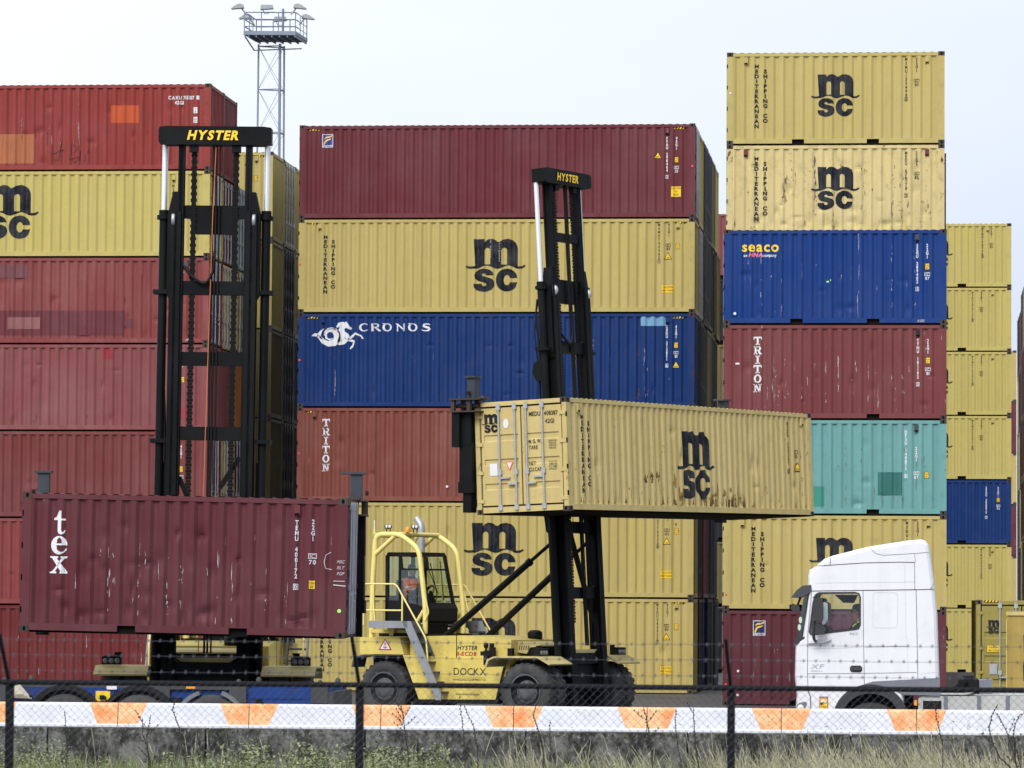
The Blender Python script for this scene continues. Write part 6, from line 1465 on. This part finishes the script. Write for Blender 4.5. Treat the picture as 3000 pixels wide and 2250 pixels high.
# ------------------------------------------------------------------ roadside barrier: white and orange blocks on a dirty concrete wall
def barrier_mat():
    m, t, p = mk('painted_barrier'); tc = N(t, 'ShaderNodeTexCoord'); oi = N(t, 'ShaderNodeObjectInfo'); V = tc.outputs['Object']
    off = N(t, 'ShaderNodeVectorMath', operation='SCALE'); off.inputs[0].default_value = (31, 17, 29); t.links.new(oi.outputs['Random'], off.inputs['Scale']); O = off.outputs[0]
    sp = N(t, 'ShaderNodeSeparateXYZ'); t.links.new(V, sp.inputs[0])
    ab = N(t, 'ShaderNodeMath', operation='ABSOLUTE'); t.links.new(sp.outputs['X'], ab.inputs[0])
    # orange ends, slanted: limit = .56 + slope*(top - z)
    lim = N(t, 'ShaderNodeMath', operation='MULTIPLY_ADD', ); t.links.new(sp.outputs['Z'], lim.inputs[0]); lim.inputs[1].default_value = -.42; lim.inputs[2].default_value = .56+.42*1.2
    gt = N(t, 'ShaderNodeMath', operation='SUBTRACT'); t.links.new(ab.outputs[0], gt.inputs[0]); t.links.new(lim.outputs[0], gt.inputs[1])
    mk_ = ramp(t, gt.outputs[0], 0, .012)
    zz = ramp(t, sp.outputs['Z'], .875, .885)                        # the lower lip stays white
    tp = ramp(t, sp.outputs['Z'], 1.178, 1.186, (1,1,1,1), (0,0,0,1))
    mask = mulf(t, mulf(t, mk_, zz), tp)
    org = mixc(t, ramp(t, noise(t, V, 3.5, 5, .7, None, O), .30, .60), (.80,.20,.035), (.74,.50,.27))
    wh = mixc(t, ramp(t, noise(t, V, 3, 4, .6, None, O), .35, .75), (.66,.68,.76), (.56,.58,.65))
    c = mixc(t, mask, wh, org)
    c = mixc(t, mulf(t, ramp(t, noise(t, V, 26, 2, .6, None, O), .665, .70), .85), c, (.05,.05,.045))
    c = mixc(t, mulf(t, mulf(t, ramp(t, noise(t, V, 7, 6, .75, None, O), .63, .68), ramp(t, noise(t, V, .9, 2, .5, None, O), .48, .6)), .8), c, (.09,.085,.07))
    t.links.new(c, p.inputs['Base Color']); p.inputs['Roughness'].default_value = .7
    return m
M['barrier'] = barrier_mat()
GBR = 'white and orange barrier blocks'
BY = 63.6
for k in range(-2, 9):
    x = -12.36+2.032*k+1.016
    mb = MB(); pr = [(-.16,.80), (-.16,.865), (-.135,.885), (-.105,1.165), (-.085,1.20), (.085,1.20), (.105,1.165), (.16,.86), (.30,.4), (.34,0), (-.0,0), (-.0,.80)]
    mb.prism(pr, -1.010, 1.010, 'x')
    o = mb.build('barrier_block', M['barrier']); o.location = (x, BY, 0)
    tag(o, 'white concrete barrier block with slanted orange ends on the roadside wall', 'barrier', GBR)
def wall_mat():
    m, t, p = mk('dirty_concrete'); tc = N(t, 'ShaderNodeTexCoord'); oi = N(t, 'ShaderNodeObjectInfo'); V = tc.outputs['Object']
    off = N(t, 'ShaderNodeVectorMath', operation='SCALE'); off.inputs[0].default_value = (31, 17, 29); t.links.new(oi.outputs['Random'], off.inputs['Scale']); O = off.outputs[0]
    sp = N(t, 'ShaderNodeSeparateXYZ'); t.links.new(V, sp.inputs[0])
    c = mixc(t, ramp(t, noise(t, V, 3.2, 7, .72, (1,1,.6), O), .43, .60), (.011,.011,.010), (.15,.15,.145))
    c = mixc(t, mulf(t, ramp(t, noise(t, V, 16, 4, .7, (1,1,.5), O), .55, .66), .7), c, (.23,.23,.225))
    mo = mulf(t, ramp(t, noise(t, V, 12, 5, .7, None, O), .46, .58), ramp(t, sp.outputs['Z'], .58, .80))
    c = mixc(t, mo, c, (.012,.015,.006))
    mo2 = mulf(t, ramp(t, noise(t, V, 18, 4, .7, None, O), .60, .66), ramp(t, sp.outputs['Z'], .70, .80))
    c = mixc(t, mo2, c, (.12,.13,.03))
    t.links.new(c, p.inputs['Base Color']); p.inputs['Roughness'].default_value = .95
    b = N(t, 'ShaderNodeBump', Strength=.8, Distance=.04); t.links.new(noise(t, V, 9, 6, .7, None, O), b.inputs['Height']); t.links.new(b.outputs[0], p.inputs['Normal'])
    return m
M['dirty_wall'] = wall_mat()
for k in range(-2, 8):
    x = -13.35+2.44*k
    mb = MB(); mb.prism([(62.98,0), (62.98,.70), (63.0,.83), (63.42,.835), (63.42,0)], -1.205, 1.205, 'x'); o = mb.build('wall_panel', M['dirty_wall']); o.location = (x+1.22, 0, 0)
    tag(o, 'dark stained concrete wall panel with mossy top below the painted barrier', 'wall', 'stained wall panels')
# ------------------------------------------------------------------ chain-link fence with barbed wire
M['fence_dark'] = plain('fence_coating', (.004,.005,.008), .75, spec=.2)
M['wire'] = plain('fence_wire', (.06,.065,.085), .6, .2)
FY = 35.2
fn = empty('chain_link_fence', (-4.78, FY, 0), (0, 0, 0), 'black chain link fence topped with three strands of barbed wire', 'fence')
bx = -4.78
for x in (-10.9, -7.79, -4.78, -1.64, 1.5):
    mb = MB(); mb.box(x-bx-.032, x-bx+.032, -.032, .032, 0, 2.07); mb.build('post', M['fence_dark'], fn)
    mb = MB(); mb.beam((x-bx,0,2.05), (x-bx-.035,-.28,2.50), .024, .03); mb.build('post_arm', M['fence_dark'], fn)
mb = MB(); mb.tube([(-11-bx,-.058,2.088), (1.6-bx,-.058,2.088)], .0235, 10); mb.build('top_rail', M['fence_dark'], fn)
for k in range(22): pass
mb = MB(); pit = .068; n = int(12.4/pit*2)
for i in range(n):
    x0 = -10.9-bx+i*pit/2; zig = []
    for j in range(62):
        zig.append((x0+(pit/4 if (i+j) % 2 == 0 else -pit/4)*1.02, -.082+(.002 if j % 2 else -.002), 2.10-j*pit*.5))
    vs = []; fs = []; r_ = .0016
    for (x, y, z) in zig: vs += [(x-r_, y, z), (x+r_, y-r_, z), (x+r_*.3, y+r_, z)]
    for j in range(len(zig)-1):
        for k in range(3): fs.append((j*3+k, j*3+(k+1) % 3, j*3+3+(k+1) % 3, j*3+3+k))
    mb.add(vs, fs)
mb.build('wire_mesh', M['wire'], fn)
rg = random.Random(3)
for (z, y) in ((2.19,-.09), (2.325,-.18), (2.455,-.255)):
    mb = MB(); pts = []
    for i in range(64): x = -10.9-bx+i*.2; pts.append((x, y, z-.008*math.sin(PI*((x+bx+7.79) % 3.07)/3.07)+rg.uniform(-.002, .002)))
    mb.tube(pts, .0016, 4); tagw = []
    x = -10.8-bx
    while x < 1.5-bx:
        for a in (40, 130, 80): mb.beam((x-.016*math.cos(R(a)), y-.012, z-.004-.018*math.sin(R(a))), (x+.016*math.cos(R(a)), y+.012, z-.004+.018*math.sin(R(a))), .0022, .0022)
        mb.beam((x-.011,y,z-.004), (x+.011,y,z-.004), .0034, .0034); x += .103+rg.uniform(-.008, .008)
    mb.build('barbed_wire', M['wire'], fn)
# ------------------------------------------------------------------ verge: grass, green weeds, dry stalks
def leafmat(name, a, b, c3=None):
    m, t, p = mk(name); tc = N(t, 'ShaderNodeTexCoord'); V = tc.outputs['Object']
    c = mixc(t, ramp(t, noise(t, V, 3.1, 3, .6), .35, .65), a, b)
    if c3: c = mixc(t, ramp(t, noise(t, V, 23, 2, .6), .5, .64), c, c3)
    t.links.new(c, p.inputs['Base Color']); p.inputs['Roughness'].default_value = .8; return m
M['dry_grass'] = leafmat('dry_grass', (.29,.28,.17), (.42,.40,.28), (.19,.20,.10))
M['green_grass'] = leafmat('green_grass', (.10,.155,.028), (.17,.21,.06), (.25,.25,.12))
M['weed_leaf'] = leafmat('weed_leaf', (.10,.135,.045), (.19,.215,.095), (.36,.36,.21))
M['dark_stalk'] = plain('dark_stalk', (.022,.018,.012), .9)
rg = random.Random(8)
def blade(mb, x, y, z, h, lean, wd, az, m=0, seg=4, plume=0):
    dx, dy = math.cos(az), math.sin(az); vs = []; k = seg+1
    for i in range(k):
        t = i/seg; q = lean*t*t; px, pz = x+dx*q, z+h*(t-.18*(lean/max(h,.1))*t*t); py = y+dy*q
        ww = wd*(1-t)**.6*.5 if not plume or t < .62 else plume*math.sin(PI*(t-.55)/.50)*.5
        vs += [(px-ww, py, pz), (px+ww, py+ww*.4, pz)]
    mb.add(vs, [(2*i, 2*i+1, 2*i+3, 2*i+2) for i in range(seg)], m)
mb = MB()
for _ in range(13000):
    y = rg.uniform(51, 62.8); s = y/60; x = rg.uniform(-16.5*s, 2.6*s); blade(mb, x, y, 0, rg.uniform(.25, .62), rg.uniform(.02, .22), .011, rg.uniform(0, 2*PI), 0, 3)
tag(mb.build('short_grass', M['green_grass']), 'short green grass at the foot of the stained wall', 'grass', kind='stuff')
mb = MB()
def dens(x):       # dry grass is dense on the right, thin on the left
    return 1.0 if x > -3.2 else (.35 if x > -6.2 else .07)
cnt = 0; tufts = []
for _ in range(150): tufts.append((rg.uniform(-15, 2.4), rg.uniform(56.5, 62.5), rg.choice([PI, PI, PI, 0])+rg.gauss(0, .4), rg.uniform(.7, 1.15)))
while cnt < 5600:
    tx_, ty_, ta, th_ = rg.choice(tufts)
    if rg.random() > dens(tx_*62/ty_): continue
    cnt += 1; x, y = tx_+rg.gauss(0, .22), min(62.8, ty_+rg.gauss(0, .2))
    h = min(.95, max(.2, rg.gauss(.52, .15)*th_)); blade(mb, x, y, .0, h*1.12, rg.uniform(.04, .34), rg.uniform(.003, .006), ta+rg.gauss(0, .5), 0, 7, rg.choice([0, rg.uniform(.006, .013)]))
tag(mb.build('dry_grass', M['dry_grass']), 'pale dry grass with feathery heads before the wall', 'grass', kind='stuff')
mb = MB()
for _ in range(230):
    y = rg.uniform(57, 62.6); x = rg.choice([rg.uniform(-15.5, -12.5), rg.uniform(-15.5, -3), rg.gauss(-9.4, .9), rg.gauss(-7.8, .6)]); hh = rg.uniform(.30, .74)*(1 if x < -12.6 or -10.4 < x < -7 else .72)
    for k in range(int(60*hh/.4)):
        zz = rg.uniform(.15, hh); rr = .20*(1-.6*zz/hh); px, py = x+rg.gauss(0, rr*.7), y+rg.gauss(0, rr*.5); L_ = rg.uniform(.025, .075); a = rg.uniform(0, 6.3); e = rg.uniform(-.5, 1.0)
        d = Vector((math.cos(a)*math.cos(e), math.sin(a)*math.cos(e), math.sin(e)))*L_; n_ = Vector((-math.sin(a), math.cos(a), .3))*L_*.30; P_ = Vector((px, py, zz))
        mb.add([P_, P_+d*.5+n_, P_+d, P_+d*.5-n_], [(0,1,2,3)])
tag(mb.build('leafy_weeds', M['weed_leaf']), 'low leafy green weeds along the left part of the wall', 'weeds', kind='stuff')
def pix(px, py, y):      # where the line of sight through a pixel of the photo meets the depth y
    d = fw + rt*((px-1500)/F_PX) - up*((py-1125)/F_PX); return Vector((0, 0, CAM_H)) + d*(y/d.y)
def stalk(pts, y, label, side=0, buds=True, seed=1, r0=.010):
    g = random.Random(seed); P = [pix(a, b, y) for a, b in pts]; g0 = P[-1].copy(); g0.z = 0; P.append(g0)
    o = empty('weed_stalk', g0, (0, 0, 0), label, 'weed', 'dry weed stalks before the wall'); P = [p-g0 for p in P]
    P = P[::-1]; n = len(P)
    mb = MB(); mb.tube(P, [r0*(1-.6*i/(n-1)) for i in range(n)], 5); st = mb.build('stem', M['dark_stalk'], o)
    mb = MB()
    for i in range(1, n-1):
        a, b = P[i], P[i+1]; m_ = max(2, int((b-a).length/.035))
        for k in range(m_):
            c = a.lerp(b, k/m_)
            if buds: mb.blob((c.x+g.uniform(-.012, .012), c.y+g.uniform(-.012, .012), c.z), (.010, .010, .013), 0, 6, 4)
            if side and g.random() < side:
                e = c+Vector((g.choice((-1, 1))*g.uniform(.06, .16), g.uniform(-.05, .05), g.uniform(.08, .2))); mb.tube([c, c.lerp(e, .5)+Vector((0, 0, -.02)), e], [.004, .004, .002], 4)
                for q in range(3): f_ = c.lerp(e, .4+.3*q); mb.blob((f_.x, f_.y, f_.z), (.010, .010, .013), 0, 6, 4)
    mb.build('seed_heads', M['dark_stalk'], st)
stalk([(512,2046), (505,2080), (525,2130), (533,2190), (545,2235)], 57, 'dark crooked stalk standing before the barrier left of the middle post', seed=1)
stalk([(190,2080), (193,2125), (196,2200)], 57, 'short straight dark stalk near the left post', seed=2, r0=.006)
stalk([(442,2095), (430,2160), (432,2190), (440,2230)], 57, 'forked dark stalk in front of an orange block end', side=.35, seed=3)
stalk([(418,2105), (417,2150), (430,2185), (436,2225)], 57.2, 'leaning dark stalk beside the forked one', side=.1, seed=4)
stalk([(1175,2062), (1180,2095), (1188,2150), (1196,2210)], 57, 'bushy dark twig right of the middle post', side=.5, seed=5)
stalk([(1347,2035), (1350,2085), (1356,2130), (1362,2200)], 55, 'thin straight stalk below the near front wheel of the side-on lift', seed=6, r0=.006)
stalk([(1358,2062), (1372,2095), (1388,2130), (1400,2200)], 55.4, 'thin bent stalk below the side-on lift', seed=7, r0=.007)
stalk([(1571,2065), (1563,2095), (1576,2135), (1592,2200)], 55, 'wavy dark stalk beside an orange block end, middle of the photo', seed=8)
stalk([(1612,2110), (1611,2150), (1615,2220)], 56, 'short dark stalk right of the wavy one', seed=9, r0=.006)
stalk([(1885,2070), (1893,2100), (1902,2150), (1912,2230)], 55, 'dark stalk left of the right post', side=.15, seed=10)
stalk([(1980,2075), (1978,2110), (1985,2180), (1996,2240)], 56, 'thin stalk at a seam left of the right post', seed=11, r0=.007)
stalk([(2031,2072), (2033,2120), (2038,2190), (2046,2240)], 55.6, 'tall straight stalk a hand left of the right post', side=.1, seed=12)
stalk([(2735,2052), (2742,2090), (2752,2140), (2762,2180)], 52, 'thin stalk crossing the fuel tank', seed=13, r0=.007)
stalk([(2925,2062), (2908,2090), (2898,2130), (2905,2170), (2930,2220), (2960,2248)], 51, 'curving dark stem of the bush at the right frame edge', side=.18, seed=14, r0=.012)
stalk([(2915,2085), (2935,2115), (2950,2145), (2965,2190), (2980,2245)], 51.2, 'second curving stem of the bush, leaning right', side=.08, seed=15, r0=.010)
stalk([(2990,2090), (2975,2120), (2970,2150), (2976,2190), (2990,2245)], 51.4, 'hooked stem with thick seed heads at the right frame edge', side=.15, seed=16, r0=.010)
